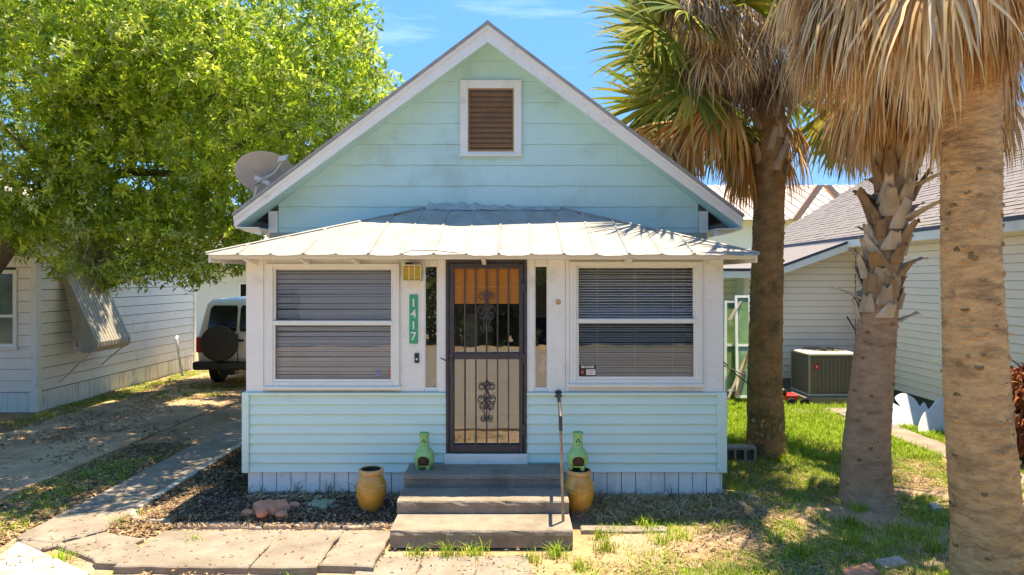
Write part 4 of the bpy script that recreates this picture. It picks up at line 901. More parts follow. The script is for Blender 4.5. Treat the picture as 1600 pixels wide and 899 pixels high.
def tab(mb, u0, y, h, wd=.298):
    U_ = Vector((cs_, 0, ss*cs_)); N_ = Vector((-ss*cs_, 0, cs_)); o0 = Vector((ex, y, ez-.018)); lo = o0+U_*(u0-.006); hi = o0+U_*(u0+ex_+.02); w_ = Vector((0, wd, 0))
    mb.add([lo, lo+w_, hi+w_, hi, lo+N_*h*1.6, lo+w_+N_*h*1.6, hi+w_+N_*.002, hi+N_*.002], [(4, 5, 6, 7), (0, 1, 5, 4), (1, 2, 6, 5), (3, 0, 4, 7)])
def vis(t):
    u0, y, h = t; X = ex+u0*cs_; Z = big(X); px = 800+X/y*F; py = HY-(Z-HC)/y*F
    return (0 < px < 1600 and 0 < py < 899 and px > 1300), y
vt = sorted([t for t in tabs if vis(t)[0]], key=lambda t: t[1])[:300]; vs_ = set(id(t) for t in vt)
for t in vt: m_ = MB(); tab(m_, *t); m_.build('shingle', M['shingle'], rn)
s = MB()
for t in tabs:
    if id(t) not in vs_: tab(s, *t)
o = s.build('shingle_field', M['shingle'], rn); o['kind'] = 'stuff'
# low roof towards us
zA = 2.62
A_, B__, C_, D_, E_ = (3.5, RYB-.35, zA), (5.3, RYB-.35, zA), (6.86, RYB-.35, zA+.36*1.56), (6.86, 19.8, 3.22), (3.5, 19.8, 3.5)
s = MB(); s.add([A_, B__, C_, D_, E_], [(1, 2, 3), (0, 1, 3, 4)]); s.v += [(x, y, z-.03) for x, y, z in (A_, B__, C_, D_, E_)]; s.f += [(8, 7, 6), (9, 8, 6, 5), (0, 5, 6, 1), (1, 6, 7, 2), (2, 7, 8, 3), (3, 8, 9, 4), (4, 9, 5, 0)]; s.m += [0]*7
s.build('low_roof', M['shingle'], rn)
for p, q in ((A_, B__), (B__, C_)):
    p, q = Vector(p), Vector(q); MB().obox(p+Vector((0, -.012, -.02)), q+Vector((0, -.012, -.02)), (0, .01, 0), (0, 0, .028)).build('drip_edge', M['drip'], rn)
    MB().obox(p+Vector((0, .0, -.12)), q+Vector((0, .0, -.12)), (0, .012, 0), (0, 0, .07)).build('fascia', M['white'], rn)
B('soffit', M['cream'], rn, 3.5, 5.3, RYB-.33, RYB+.52, zA-.19, zA-.17)
# far metal-roofed house
fh = thing('far_house', 'distant house with sunlit pale metal roof and salmon trim behind the palms', 'house', (13, 30, 0))
B('wall', M['cream'], fh, 8, 20, 29, 38, 0, 5.0)
s = MB(); n = 26
for k in range(n):
    x0, x1 = 7.6+k*.5, 7.6+(k+1)*.5
    q = MB(); q.prism([(x0, 28.4, 4.9-.0), (x1-.04, 28.4, 4.9), (x1-.04, 34, 7.1), (x0, 34, 7.1)], (0, 0, -.05)); q.obox((x1-.02, 28.4, 4.93), (x1-.02, 34, 7.13), (.03, 0, 0), (0, 0, .02)); q.build('roof_sheet', M['farroof'], fh)
s = MB(); s.prism([(11.6, 28.2, 4.9), (11.9, 28.2, 4.9), (12.9, 28.2, 6.3), (12.6, 28.2, 6.3)], (0, .2, 0)); s.prism([(12.9, 28.2, 6.3), (13.2, 28.2, 6.3), (14.4, 28.2, 4.9), (14.1, 28.2, 4.9)], (0, .2, 0)); s.build('salmon_gable_trim', M['salmon'], fh)
fh2 = thing('far_house', 'distant white house glimpsed between the left house and the porch above the van', 'house', (-11, 26, 0))
B('wall', M['farwall'], fh2, -16, -6.5, 25, 32, 0, 3); 
for k in range(14): MB().prism([(-16.5+k*.75, 24.4, 2.9), (-16.5+k*.75+.72, 24.4, 2.9), (-16.5+k*.75+.72, 28.5, 4.3), (-16.5+k*.75, 28.5, 4.3)], (0, 0, -.05)).build('roof_sheet', M['tin'], fh2)
simple_window(fh2, -10, -9, 1, 2.3, 25)
# air conditioner
ac = thing('air_conditioner', 'dark louvred air conditioner unit with round red badge by the cream wall', 'air conditioner', (6.3, 13.3, .16))
ax0, ax1, ay0, ay1, az0, az1 = PX(1264, 13.0), PX(1264, 13.0)+.92, 13.0, 13.85, .2, 1.0
s = MB(); s.box(ax0+.03, ax1-.03, ay0+.03, ay1-.03, az0, az1-.05, .05); s.build('coil_core', M['acgrey'], ac)
s = MB()
for k in range(34): z = az0+.03+k*.0215; s.box(ax0, ax1, ay0, ay1, z, z+.007)
for k in range(12): x = ax0+.05+k*.075; s.box(x, x+.005, ay0-.004, ay0, az0, az1-.06)
o = s.build('louvre', M['acgrey'], ac); o['kind'] = 'stuff'
for x, y in ((ax0-.004, ay0-.004), (ax1-.036, ay0-.004), (ax0-.004, ay1-.036), (ax1-.036, ay1-.036)): B('corner_post', M['acgrey'], ac, x, x+.04, y, y+.04, az0, az1-.056, bev=.008)
B('top_cover', M['acbeige'], ac, ax0-.015, ax1+.015, ay0-.015, ay1+.015, az1-.055, az1, bev=.02); B('base_pan', M['acbeige'], ac, ax0-.01, ax1+.01, ay0-.01, ay1+.01, az0-.02, az0+.02, bev=.006)
s = MB(); cx, cy = (ax0+ax1)/2, (ay0+ay1)/2
for r in (.08, .16, .24, .32, .38): s.tube([(cx+r*math.cos(q), cy+r*math.sin(q), az1+.05-.12*r*r) for q in np.linspace(0, 2*math.pi, 28)], .006, 4)
for k in range(10): q = k*math.pi/5; s.tube([(cx+.07*math.cos(q), cy+.07*math.sin(q), az1+.05), (cx+.38*math.cos(q), cy+.38*math.sin(q), az1+.03), (cx+.40*math.cos(q), cy+.40*math.sin(q), az1-.01)], .006, 4)
s.build('fan_guard', M['black'], ac); MB().lathe([(.001, .04), (.07, .035), (.08, 0)], 16, (cx, cy, az1+.02)).build('fan_hub', M['chrome'], ac, True)
o = MB().lathe([(.001, .006), (.05, .006), (.055, 0)], 20).build('badge', M['red'], ac, True, (ax0+.15, ay0-.001, az1-.26)); o.rotation_euler = (R(90), 0, 0)
text('R', .05, M['sticker'], ac, (ax0+.15, ay0-.009, az1-.26), bold=.002, name='emblem')
pd = B('equipment_pad', M['slab'], None, ax0-.12, ax1+.12, ay0-.12, ay1+.1, 0, .175, bev=.01); tag(pd, 'pale slab under the air conditioner unit', 'slab')
# leaning salvaged windows and poles
def leaning(px0, px1, pt, pb, Y, lean, label, panem, top_dx=0, fr=.05):
    zb_, zt2 = max(.02, PZ(pb, Y)), PZ(pt, Y+lean); x0, x1 = PX(px0, Y), PX(px1, Y)
    t = thing('old_window', label, 'window', ((x0+x1)/2, Y, 0)); up = Vector((top_dx, lean, zt2-zb_)); ux_ = Vector((x1-x0, 0, 0)); o0 = Vector((x0, Y, zb_)); un = up.normalized(); th = Vector((0, -.02, .004))
    wv = ux_.normalized()*fr/2; s = MB()
    s.obox(o0+wv, o0+wv+up, wv, th); s.obox(o0+ux_-wv, o0+ux_-wv+up, wv, th)
    for f_ in (0, .5, 1): c_ = o0+up*f_+un*(fr/2 if f_ == 0 else (-fr/2 if f_ == 1 else 0)); s.obox(c_+wv*2, c_+ux_-wv*2, un*fr/2, th*.9)
    s.build('frame', M['farwall'], t); s = MB(); s.add([o0+wv, o0+ux_-wv, o0+ux_-wv+up, o0+wv+up], [(0, 1, 2, 3)]); s.build('pane', panem, t)
leaning(1131, 1160, 470, 612, 13.3, .55, 'old white framed glass sash leaning by the wall nearest the blue cottage corner', M['greenpane'], .18)
leaning(1150, 1176, 462, 622, 13.0, .7, 'taller old glass sash leaning in front, partly behind the dark palm trunk', M['greenpane'], .2)
for i, (a, b, r, m_, lb) in enumerate([((1138, 622, 12.8), (1165, 560, 13.2), .02, 'greywood', 'grey wooden stick crossing low in front of the leaning sashes'), ((1140, 500, 13.5), (1160, 466, 13.7), .03, 'greywood', 'short grey board resting atop the leaning sashes'), ((1150, 620, 12.7), (1172, 540, 12.9), .018, 'wood', 'brown stick standing against the dark palm side of the sashes')]):
    pA = (PX(a[0], a[2]), a[2], PZ(a[1], a[2])); pB = (PX(b[0], b[2]), b[2], PZ(b[1], b[2])); tag(MB().obox(pA, pB, (r, 0, 0), (0, r*.6, 0)).build('stick', M[m_], None), lb, 'stick')
o = MB(); o.tube([(PX(1128, 12.6), 12.6, PZ(563, 12.6)), (PX(1150, 12.5), 12.5, PZ(585, 12.5)), (PX(1172, 12.4), 12.4, PZ(602, 12.4))], .012, 6); o.tube([(PX(1128, 12.6), 12.6, PZ(570, 12.6)), (PX(1145, 12.5), 12.5, PZ(578, 12.5)), (PX(1166, 12.4), 12.4, PZ(588, 12.4))], .012, 6)
tag(o.build('black_hose', M['black'], None, True), 'two strands of black hose strung between the cottage corner and the dark palm', 'hose')
o = MB().tube([(PX(1341, 13.9), 13.7, PZ(535, 13.9)), (PX(1331, 14), 14.2, PZ(496, 14))], .016, 6); o.v = o.v; tag(o.build('metal_rod', M['black'], None), 'thin dark rod leaning on the cream wall above the air conditioner', 'rod')
mw = thing('red_mower', 'small red and black garden machine in the grass behind the dark palm', 'mower', (PX(1236, 12.9), 12.9, 0)); mx_ = PX(1238, 12.9)
B('engine', M['red'], mw, mx_-.14, mx_+.1, 12.85, 13.1, .1, .24, bev=.03); MB().ball((mx_-.16, 12.95, .28), .08, (1, 1, .8), 8).build('tank', M['black'], mw, True)
for q in (-.05, .2): o = MB().lathe([(.001, -.03), (.07, -.03), (.09, -.02), (.09, .02), (.07, .03), (.001, .03)], 16).build('wheel', M['rubber'], mw, True, (mx_+q, 12.8, .09)); o.rotation_euler = (R(90), 0, 0)
def smooth2(pts, n=5):
    o = []; m = len(pts)
    for i in range(m):
        p0, p1, p2_, p3_ = [Vector((*pts[(i+j-1) % m], 0)) for j in range(4)]
        for k in range(n):
            t = k/n; q = .5*((2*p1)+(-p0+p2_)*t+(2*p0-5*p1+4*p2_-p3_)*t*t+(-p0+3*p1-3*p2_+p3_)*t**3); o.append((q.x, q.y))
    return o
# white cut-out boards
wbx = thing('white_cutout_board', 'white scroll-cut board leaning on the base of the cream wall', 'board', (6.7, 11.3, 0))
Yb = 11.0; ol = [(1385, 660), (1400, 632), (1420, 640), (1416, 628), (1432, 621), (1446, 628), (1452, 640), (1462, 636), (1462, 678), (1440, 674), (1415, 668)]
MB().prism([(PX(a, Yb), Yb+(680-b)*.006, PZ(b, Yb)) for a, b in smooth2(ol)], (0, .02, .004)).build('board_sheet', M['board'], wbx)
wb2 = thing('white_cutout_board', 'second white cut-out board lying in front beside the right palm trunk', 'board', (6.6, 10.3, 0)); Yb = 10.6
ol = [(1441, 680), (1452, 655), (1470, 642), (1485, 630), (1500, 632), (1500, 690), (1478, 688)]
MB().prism([(PX(a, Yb), Yb+(690-b)*.005, PZ(b, Yb)) for a, b in smooth2(ol)], (0, .02, .004)).build('board_sheet', M['board'], wb2)
# ------------------------------------------------------------ vegetation helpers (numpy strips)
class Strips:
    def __init__(s): s.V = []; s.Q = []; s.T = []; s.n = 0
    def add(s, P, S, Wd, tint):
        """P (m,k,3) points, S (m,3) or (m,k,3) side dirs, Wd (m,k) half widths, tint (m,3) or (m,k,3)"""
        m, k, _ = P.shape
        if S.ndim == 2: S = S[:, None, :]
        a = P-S*Wd[..., None]; b = P+S*Wd[..., None]; V = np.stack([a, b], 2).reshape(-1, 3)
        if tint.ndim == 2: tint = np.repeat(tint[:, None, :], k, 1)
        T = np.repeat(tint[:, :, None, :], 2, 2).reshape(-1, 3)
        i = (np.arange(m)[:, None]*k+np.arange(k-1)[None, :]).ravel()*2+s.n
        s.Q.append(np.stack([i, i+1, i+3, i+2], 1)); s.V.append(V); s.T.append(T); s.n += len(V)
    def build(s, name, m, parent=None, kind=None):
        o = np_mesh(name, np.concatenate(s.V), [np.concatenate(s.Q)], m, parent, np.concatenate(s.T))
        if kind: o['kind'] = kind
        return o
def nrmz(v): return v/np.maximum(np.linalg.norm(v, axis=-1, keepdims=True), 1e-9)
Zd = np.array([0, 0, 1.0])
def frond(parent, base, az, el, pl, ll, nl, spread, g_p, g_l, cols, mat_, wl=.02, name='frond', twist=.2, pcol=(.34, .28, .12), jit=.08, roll=0):
    """fan leaf: petiole then nl leaflets"""
    S_ = Strips(); d = np.array([math.cos(az)*math.cos(el), math.sin(az)*math.cos(el), math.sin(el)]); p = np.array(base, float); pts = [p.copy()]
    for i in range(8): d = nrmz(d-Zd*g_p); p = p+d*pl/8; pts.append(p.copy())
    pts = np.array(pts); side = nrmz(np.cross(d, Zd)+1e-6)
    S_.add(pts[None], side[None], np.linspace(.022, .012, 9)[None], np.array([pcol])); S_.add(pts[None], np.cross(side, d)[None], np.linspace(.012, .008, 9)[None], np.array([pcol]))
    if roll: N_ = np.cross(side, d); side = side*math.cos(roll)+N_*math.sin(roll)
    N = np.cross(side, d); a = np.linspace(-spread/2, spread/2, nl)+rng.normal(0, .03, nl)
    D = d[None]*np.cos(a)[:, None]+side[None]*np.sin(a)[:, None]+N[None]*(.18*np.abs(np.sin(a))+rng.normal(0, twist*.4, nl))[:, None]; D = nrmz(D)
    K = 8; ln_ = ll*(.72+.28*np.cos(a*.6))*rng.uniform(.85, 1.08, nl); P = [np.repeat(p[None], nl, 0)]
    gl = g_l*rng.uniform(.7, 1.3, nl)[:, None]
    for i in range(K):
        D = nrmz(D-Zd*gl*(.3+1.4*i/K)+rng.normal(0, jit*.5, (nl, 3))); P.append(P[-1]+D*(ln_/K)[:, None])
    P = np.stack(P, 1); inh = (P[..., 1] > 8.34) & (P[..., 0] < 2.88); P[..., 2] = np.where(inh, np.maximum(P[..., 2], PK-SLP*np.abs(P[..., 0]-HCX)+.03), P[..., 2]); sd_ = nrmz(np.cross(D, N[None]+rng.normal(0, twist, (nl, 3)))); prof_ = np.array([.25, .75, 1, 1, .85, .65, .45, .25, .03])*wl
    cols = np.array(cols); ti = cols[rng.integers(0, len(cols), nl)]*rng.uniform(.75, 1.2, (nl, 1)); tk = ti[:, None, :]*np.linspace(1, 1.08, K+1)[None, :, None]
    S_.add(P, sd_, prof_[None]*rng.uniform(.8, 1.2, (nl, 1)), tk)
    return S_.build(name, mat_, parent)
GREEN = [(.20, .25, .035), (.28, .31, .04), (.13, .18, .03), (.40, .36, .07)]
TAN = [(.74, .49, .23), (.84, .61, .34), (.60, .36, .15), (.80, .53, .24), (.42, .23, .09), (.66, .52, .36)]
ORG = [(.62, .30, .08), (.72, .40, .13), (.46, .21, .06), (.66, .43, .18)]
GREY = [(.54, .43, .32), (.64, .53, .41), (.36, .27, .19), (.26, .18, .12)]
def trunk(parent, axis_pts, rad, m, seed, ring=.07, amp=.006, name='trunk', nth=72, dz=.018, lump=.03):
    """axis_pts [(x,y,z)], rad [(z,r)]"""
    az = np.array([p[2] for p in axis_pts]); zz = np.arange(az[0]-.1, az[-1], dz); X = np.interp(zz, az, [p[0] for p in axis_pts]); Y = np.interp(zz, az, [p[1] for p in axis_pts]); Rr = np.interp(zz, [r[0] for r in rad], [r[1] for r in rad])
    th = np.linspace(0, 2*np.pi, nth, endpoint=False); TH, ZZ = np.meshgrid(th, zz)
    cx_, sx_ = np.cos(TH)*2.5, np.sin(TH)*2.5
    n_a = fbm(cx_*1.2+sx_*.7+seed, ZZ*3+sx_, seed, 4)-.5; n_b = fbm(cx_*3+20+seed, ZZ*14+sx_*3, seed+5, 3)-.5
    ph = ZZ/ring+fbm(cx_+seed, sx_+ZZ*.8, seed+9, 3)*2.2; saw = (ph % 1.0)**2
    Rq = Rr[:, None]*(1+lump*2*n_a)+amp*(saw-.4)*(1+n_b)+n_b*amp*2.4
    pit = fbm(TH*5+seed, ZZ*9, seed+14, 2); Rq -= .012*np.clip(pit-.74, 0, 1)*6
    V = np.stack([X[:, None]+Rq*np.cos(TH), Y[:, None]+Rq*np.sin(TH), ZZ], -1).reshape(-1, 3)
    nz_, nt_ = TH.shape; I = np.arange(nz_*nt_).reshape(nz_, nt_); J = np.roll(I, -1, 1)
    q = np.stack([I[:-1], J[:-1], J[1:], I[1:]], -1).reshape(-1, 4); return np_mesh(name, V, [q], m, parent, None, True)
def boot(parent, c, r, az, z, ln_, wd, tilt, m):
    """old leaf base: curved tapering slab, split at the tip, hugging the trunk"""
    o = np.array([math.cos(az), math.sin(az), 0]); t = np.array([-math.sin(az), math.cos(az), 0]); skew = random.uniform(-.35, .35)
    n = 7; vs = []; crv = random.uniform(.1, .5)
    for i in range(n+1):
        f = i/n; w_ = wd*(1.25-.75*f)*(.9 if i == 0 else 1); outr = r-.01+ln_*(math.sin(tilt)*f+crv*f*f*math.sin(tilt)); h = ln_*math.cos(tilt)*f; th_ = .022*(1-.5*f)
        p = np.array([c[0], c[1], z])+o*outr+t*skew*ln_*f*1.3+Zd*h
        cup = .035*(1-f*.3)
        for s_, cc in ((-1, -cup), (-.4, 0), (.4, 0), (1, -cup)): vs.append(p+t*w_*s_+o*(cc+th_))
        for s_, cc in ((1, -cup), (.4, 0), (-.4, 0), (-1, -cup)): vs.append(p+t*w_*s_+o*(cc-th_*.5))
    for k in (1, 2, 5, 6): vs[n*8+k] = vs[n*8+k]-Zd*ln_*.16*math.cos(tilt)
    q_ = random.uniform(-.1, .1)*ln_
    for k in (3, 4): vs[n*8+k] = vs[n*8+k]+Zd*q_
    fs = [(i*8+k, i*8+(k+1) % 8, (i+1)*8+(k+1) % 8, (i+1)*8+k) for i in range(n) for k in range(8)]+[tuple(range(8)), tuple(n*8+k for k in range(7, -1, -1))]
    return MB().add(vs, fs).build('boot', m, parent)
# ------------------------------------------------------------ palm one (dark trunk, green crown over the cottage roof)
P1 = (3.46, 9.3); p1 = thing('palm_tree', 'dark-trunked palm nearest the cottage with green and orange fan fronds over its roof', 'palm tree', (*P1, 0))
trunk(p1, [(3.46, 9.3, 0), (3.44, 9.3, 1.0), (3.47, 9.3, 2.5), (3.52, 9.3, 4.0), (3.50, 9.3, 5.2)], [(-.2, .29), (0, .27), (.15, .255), (.5, .24), (1.2, .222), (2.6, .205), (4, .20), (5.2, .2)], M['p_dark'], 3, amp=.007, lump=.05)
for k in range(16):
    q = random.uniform(math.pi*1.1, math.pi*1.95); boot(p1, (3.45, 9.3), .245, q, random.uniform(.12, .5), .06, .018, .5, M['boot'])
for k in range(26):
    q = k*2.4; boot(p1, (3.52, 9.3), .2, q, 3.75+k*.055, random.uniform(.22, .36), .055, random.uniform(.12, .4), M['boot'])
for az, el, pl, ll, sp_, gp, gl, ro in [(-168, 14, 1.45, 1.15, 250, .03, .05, 65), (176, 2, 1.55, 1.05, 240, .05, .06, -60), (-150, 30, 1.5, 1.1, 250, .05, .05, 50), (160, 35, 1.5, 1.2, 250, .05, .05, -55), (-120, 45, 1.4, 1.1, 250, .06, .05, 30), (-172, 38, 1.6, 1.2, 250, .05, .05, 75), (-160, -4, 1.35, 1.05, 230, .04, .07, 60), (-175, -14, 1.2, 1.0, 230, .04, .08, 70),
                              (140, 15, 1.3, 1.1, 250, .05, .06, -40), (100, 20, 1.3, 1.1, 250, .05, .06, 0), (60, 10, 1.3, 1.1, 250, .05, .06, 20), (20, 20, 1.3, 1.1, 250, .05, .06, 50), (-20, 40, 1.3, 1, 250, .05, .06, 30), (-60, 55, 1.2, 1, 250, .05, .06, 0), (150, -14, .9, 1.0, 240, .06, .08, -50), (115, -14, .9, 1.0, 240, .06, .08, 20), (-10, -8, 1.1, .95, 220, .08, .1, 50), (30, -4, 1.3, .95, 220, .08, .1, 50), (178, -24, 1.0, .95, 230, .04, .08, 60), (-160, 22, 1.9, 1.05, 250, .03, .06, 65), (8, -14, 1.5, .8, 200, .08, .12, 55), (165, -30, .8, 1.0, 230, .03, .08, 65)]:
    frond(p1, (3.5, 9.3, 5.15+random.uniform(-.15, .2)), R(az+random.uniform(-5, 5)), R(el), pl, ll, 50, R(sp_), gp, gl, GREEN, M['frond'], .030, roll=R(ro), twist=.12)
for k in range(20):
    az = random.uniform(-40, 200)
    frond(p1, (3.5, 9.3, 4.85+random.uniform(-.2, .3)), R(az), R(random.uniform(-35, 0)), random.uniform(.45, .8), random.uniform(.6, .85), 34, R(random.uniform(60, 110)), .22, .3, ORG if k % 3 else TAN, M['dead'], .017, roll=R(random.uniform(-40, 40)))
for az, pl, ll in ((-172, 1.55, 1.1), (-165, 1.35, 1.1), (178, 1.45, 1.0), (-178, 1.15, 1.1), (170, 1.3, 1.05), (-158, 1.1, 1.0), (175, .95, 1.1), (-168, 1.7, .9), (-150, .85, .9), (-176, 1.3, 1.2), (0, 1.2, .75), (-12, 1.0, .8), (10, 1.35, .7)):
    frond(p1, (3.5, 9.3, 5.0), R(az), R(-6), pl, ll, 44, R(130), .08, .30, ORG, M['dead'], .019, roll=R(50 if az < 0 else -50), twist=.15)
# tangled pale flower stalks and grey dead fronds in front of its crown
BRN = [(.30, .20, .12), (.20, .13, .08), (.42, .30, .18), (.14, .09, .06)]
for k in range(76):
    inn = k % 3 == 0
    frond(p1, (2.85+random.uniform(-.55, .55), 8.9+(.25 if inn else 0), 5.7+random.uniform(-.35, .6)-(.25 if inn else 0)), R(random.uniform(-175, -5)), R(random.uniform(-20, 30)), random.uniform(.2, .5), random.uniform(.45, .85), 46, R(random.uniform(60, 150)), .2, .26, BRN if inn else (GREY if k % 2 else TAN), M['dead'], .010, 'flower_stalk' if k % 2 == 0 else 'frond', .5, jit=.3)
# ------------------------------------------------------------ palm two (booted)
p2 = thing('palm_tree', 'middle palm with crisscross old leaf boots on its upper trunk', 'palm tree', (3.83, 7.36, 0))
ax2 = [(3.82, 7.36, 0), (3.80, 7.33, .6), (3.86, 7.28, 1.6), (3.90, 7.22, 2.3), (3.98, 7.2, 3.0), (4.1, 7.18, 3.7), (4.14, 7.15, 5.6)]
trunk(p2, ax2, [(-.2, .33), (0, .29), (.1, .265), (.35, .245), (.8, .225), (1.4, .205), (2.0, .188), (2.6, .17), (5.6, .17)], M['p_grey'], 11, ring=.09, amp=.004, lump=.012, nth=110, dz=.012)
za = [p[2] for p in ax2]; k = 0; z = 1.95
while z < 4.55:
    cx = np.interp(z, za, [p[0] for p in ax2]); cy = np.interp(z, za, [p[1] for p in ax2])
    big_ = z > 2.9
    boot(p2, (cx, cy), float(np.interp(z, [1.9, 2.6, 5], [.205, .185, .18])), k*2.4+random.uniform(-.3, .3), z, random.uniform(.16, .26) if not big_ else random.uniform(.26, .4), random.uniform(.07, .10), random.uniform(.12, .5) if random.random() < .82 else 1.0, M[random.choice(['boot', 'boot2', 'boot3'])]); z += .027; k += 1
for k in range(120):
    az = random.uniform(0, 360) if k % 3 else random.uniform(-200, -20); far_ = k % 2
    frond(p2, (4.12+.1*far_, 7.15, 4.98+random.uniform(-.3, .8)+.25*far_), R(az), R(random.uniform(-30, 15)), random.uniform(.4, .75)+.42*far_, random.uniform(.65, 1.0), 42, R(random.uniform(50, 120)), .20, .34, TAN if k % 4 else ORG, M['dead'], .015, jit=.15)
for k in range(7): frond(p2, (4.14, 7.15, 6.1), R(k*51.4+5), R(random.uniform(5, 60)), 1.2, 1.05, 40, R(230), .06, .08, GREEN, M['frond'], .02)
for k in range(30):
    frond(p2, (3.3+random.uniform(-.5, .5), 7.0+random.uniform(-.3, .2), 5.75+random.uniform(-.2, .4)), R(random.uniform(-150, -30)), R(random.uniform(-30, 5)), random.uniform(.2, .4), random.uniform(.75, 1.15), 40, R(random.uniform(50, 110)), .24, .3, TAN if k % 4 else ORG, M['dead'], .014, jit=.16)
# ------------------------------------------------------------ palm three (nearest, right)
p3 = thing('palm_tree', 'thick tan palm trunk nearest the viewer at the right edge', 'palm tree', (3.62, 5.2, 0))
trunk(p3, [(3.63, 5.2, 0), (3.62, 5.2, .5), (3.54, 5.2, 1.5), (3.49, 5.2, 2.6), (3.50, 5.2, 3.8), (3.52, 5.2, 5.2)], [(-.2, .27), (0, .255), (.4, .24), (1.2, .225), (2.4, .20), (3.6, .195), (5.2, .2)], M['p_tan'], 23, ring=.05, amp=.006, lump=.016, nth=150, dz=.009)
for k in range(26):
    frond(p3, (3.5, 5.15, random.uniform(4.85, 5.15)), R(random.uniform(-175, -5)), R(random.uniform(-60, -20)), random.uniform(.25, .4), random.uniform(.75, .98), 40, R(random.uniform(40, 90)), .3, .34, TAN if k % 3 else ORG, M['dead'], .013, jit=.15)
for k in range(120):
    az = random.uniform(0, 360) if k % 2 else random.uniform(130, 235); far_ = (k % 2 == 0)
    frond(p3, (3.52, 5.2, 5.42+random.uniform(-.15, .5)), R(az), R(random.uniform(-22, 12)), random.uniform(.4, .8)+.6*far_, random.uniform(.7, 1.0), 50, R(random.uniform(50, 100)), .17, .34, TAN if k % 3 else ORG, M['dead'], .013, jit=.15)
for k in range(7): frond(p3, (3.52, 5.2, 6.1), R(k*51.4), R(random.uniform(5, 60)), 1.2, 1.05, 40, R(230), .06, .08, GREEN, M['frond'], .02)
def scars(parent, ax, rad, n, zr, m, seed):
    r_ = random.Random(seed)
    for k in range(n):
        z = r_.uniform(*zr); q = math.radians(r_.uniform(-190, 10)); cx = np.interp(z, [p[2] for p in ax], [p[0] for p in ax]); cy = np.interp(z, [p[2] for p in ax], [p[1] for p in ax]); rr = float(np.interp(z, [p[0] for p in rad], [p[1] for p in rad]))+.003
        wd = r_.uniform(.1, .3); up = r_.choice([-1, 1])*r_.uniform(.01, .03); pts = []
        for i in range(8):
            f = i/7; a = q+(f-.5)*wd; pts.append((cx+rr*math.cos(a), cy+rr*math.sin(a), z+up*math.sin(math.pi*f)+r_.uniform(-.003, .003)))
        MB().tube(pts, [.003]+[r_.uniform(.007, .016) for _ in range(6)]+[.003], 5).build('leaf_scar', M['p_dark'] if k % 3 == 0 else m, parent, True)
scars(p3, [(3.63, 5.2, 0), (3.62, 5.2, .5), (3.54, 5.2, 1.5), (3.49, 5.2, 2.6), (3.50, 5.2, 3.8)], [(0, .255), (.4, .24), (1.2, .225), (2.4, .20), (3.6, .195)], 120, (.3, 3.6), M['p_tan'], 4)
scars(p2, ax2, [(0, .29), (.1, .265), (.35, .245), (.8, .225), (1.4, .205), (2.0, .188)], 46, (.2, 2.0), M['p_grey'], 5)
scars(p1, [(3.46, 9.3, 0), (3.44, 9.3, 1.0), (3.47, 9.3, 2.5), (3.52, 9.3, 4.0)], [(0, .27), (.15, .255), (.5, .24), (1.2, .222), (2.6, .205), (4, .20)], 50, (.3, 3.9), M['p_dark'], 6)
# ------------------------------------------------------------ big broadleaf tree at the left
tr = thing('broadleaf_tree', 'large leafy tree with bright green crown filling the upper left', 'tree', (-9.1, 10.8, 0))
s = MB(); s.tube([(-9.1, 10.8, -.1), (-8.85, 10.8, 1.2), (-8.45, 10.8, 2.3), (-8.0, 11.1, 3.2), (-7.4, 11.5, 3.9)], [.26, .2, .17, .14, .10], 14); s.build('trunk', M['bark'], tr, True)
brs = [[(-7.4, 10.7, 3.9), (-6.4, 10.6, 4.2), (-5.4, 10.5, 4.15), (-4.4, 10.5, 4.7), (-3.6, 10.6, 5.4)], [(-7.8, 10.7, 3.4), (-7.2, 10.3, 4.6), (-6.9, 9.8, 6), (-6.6, 9.5, 7.2)], [(-7.4, 10.7, 3.9), (-8.5, 10.5, 5), (-9.8, 10.4, 6.3)], [(-5.5, 10.5, 4.2), (-5.2, 10.6, 5.2), (-4.6, 10.9, 6.4)], [(-6.4, 10.6, 4.2), (-6.6, 11.4, 5.4), (-6, 12, 6.6)], [(-5.4, 10.5, 4.15), (-5.0, 10.2, 3.9), (-4.7, 10.2, 3.4)], [(-8.2, 10.8, 2.9), (-9.6, 10, 3.9), (-10.8, 9.6, 4.8)], [(-7.0, 10.6, 4.1), (-6.5, 9.6, 4.7), (-6.0, 8.7, 5.4)]]
brs = [[(x, y+.8, z) for x, y, z in b] for b in brs]
for b in brs: MB().tube(b, [.085-.065*i/(len(b)-1) for i in range(len(b))], 8).build('limb', M['bark'], tr, True)
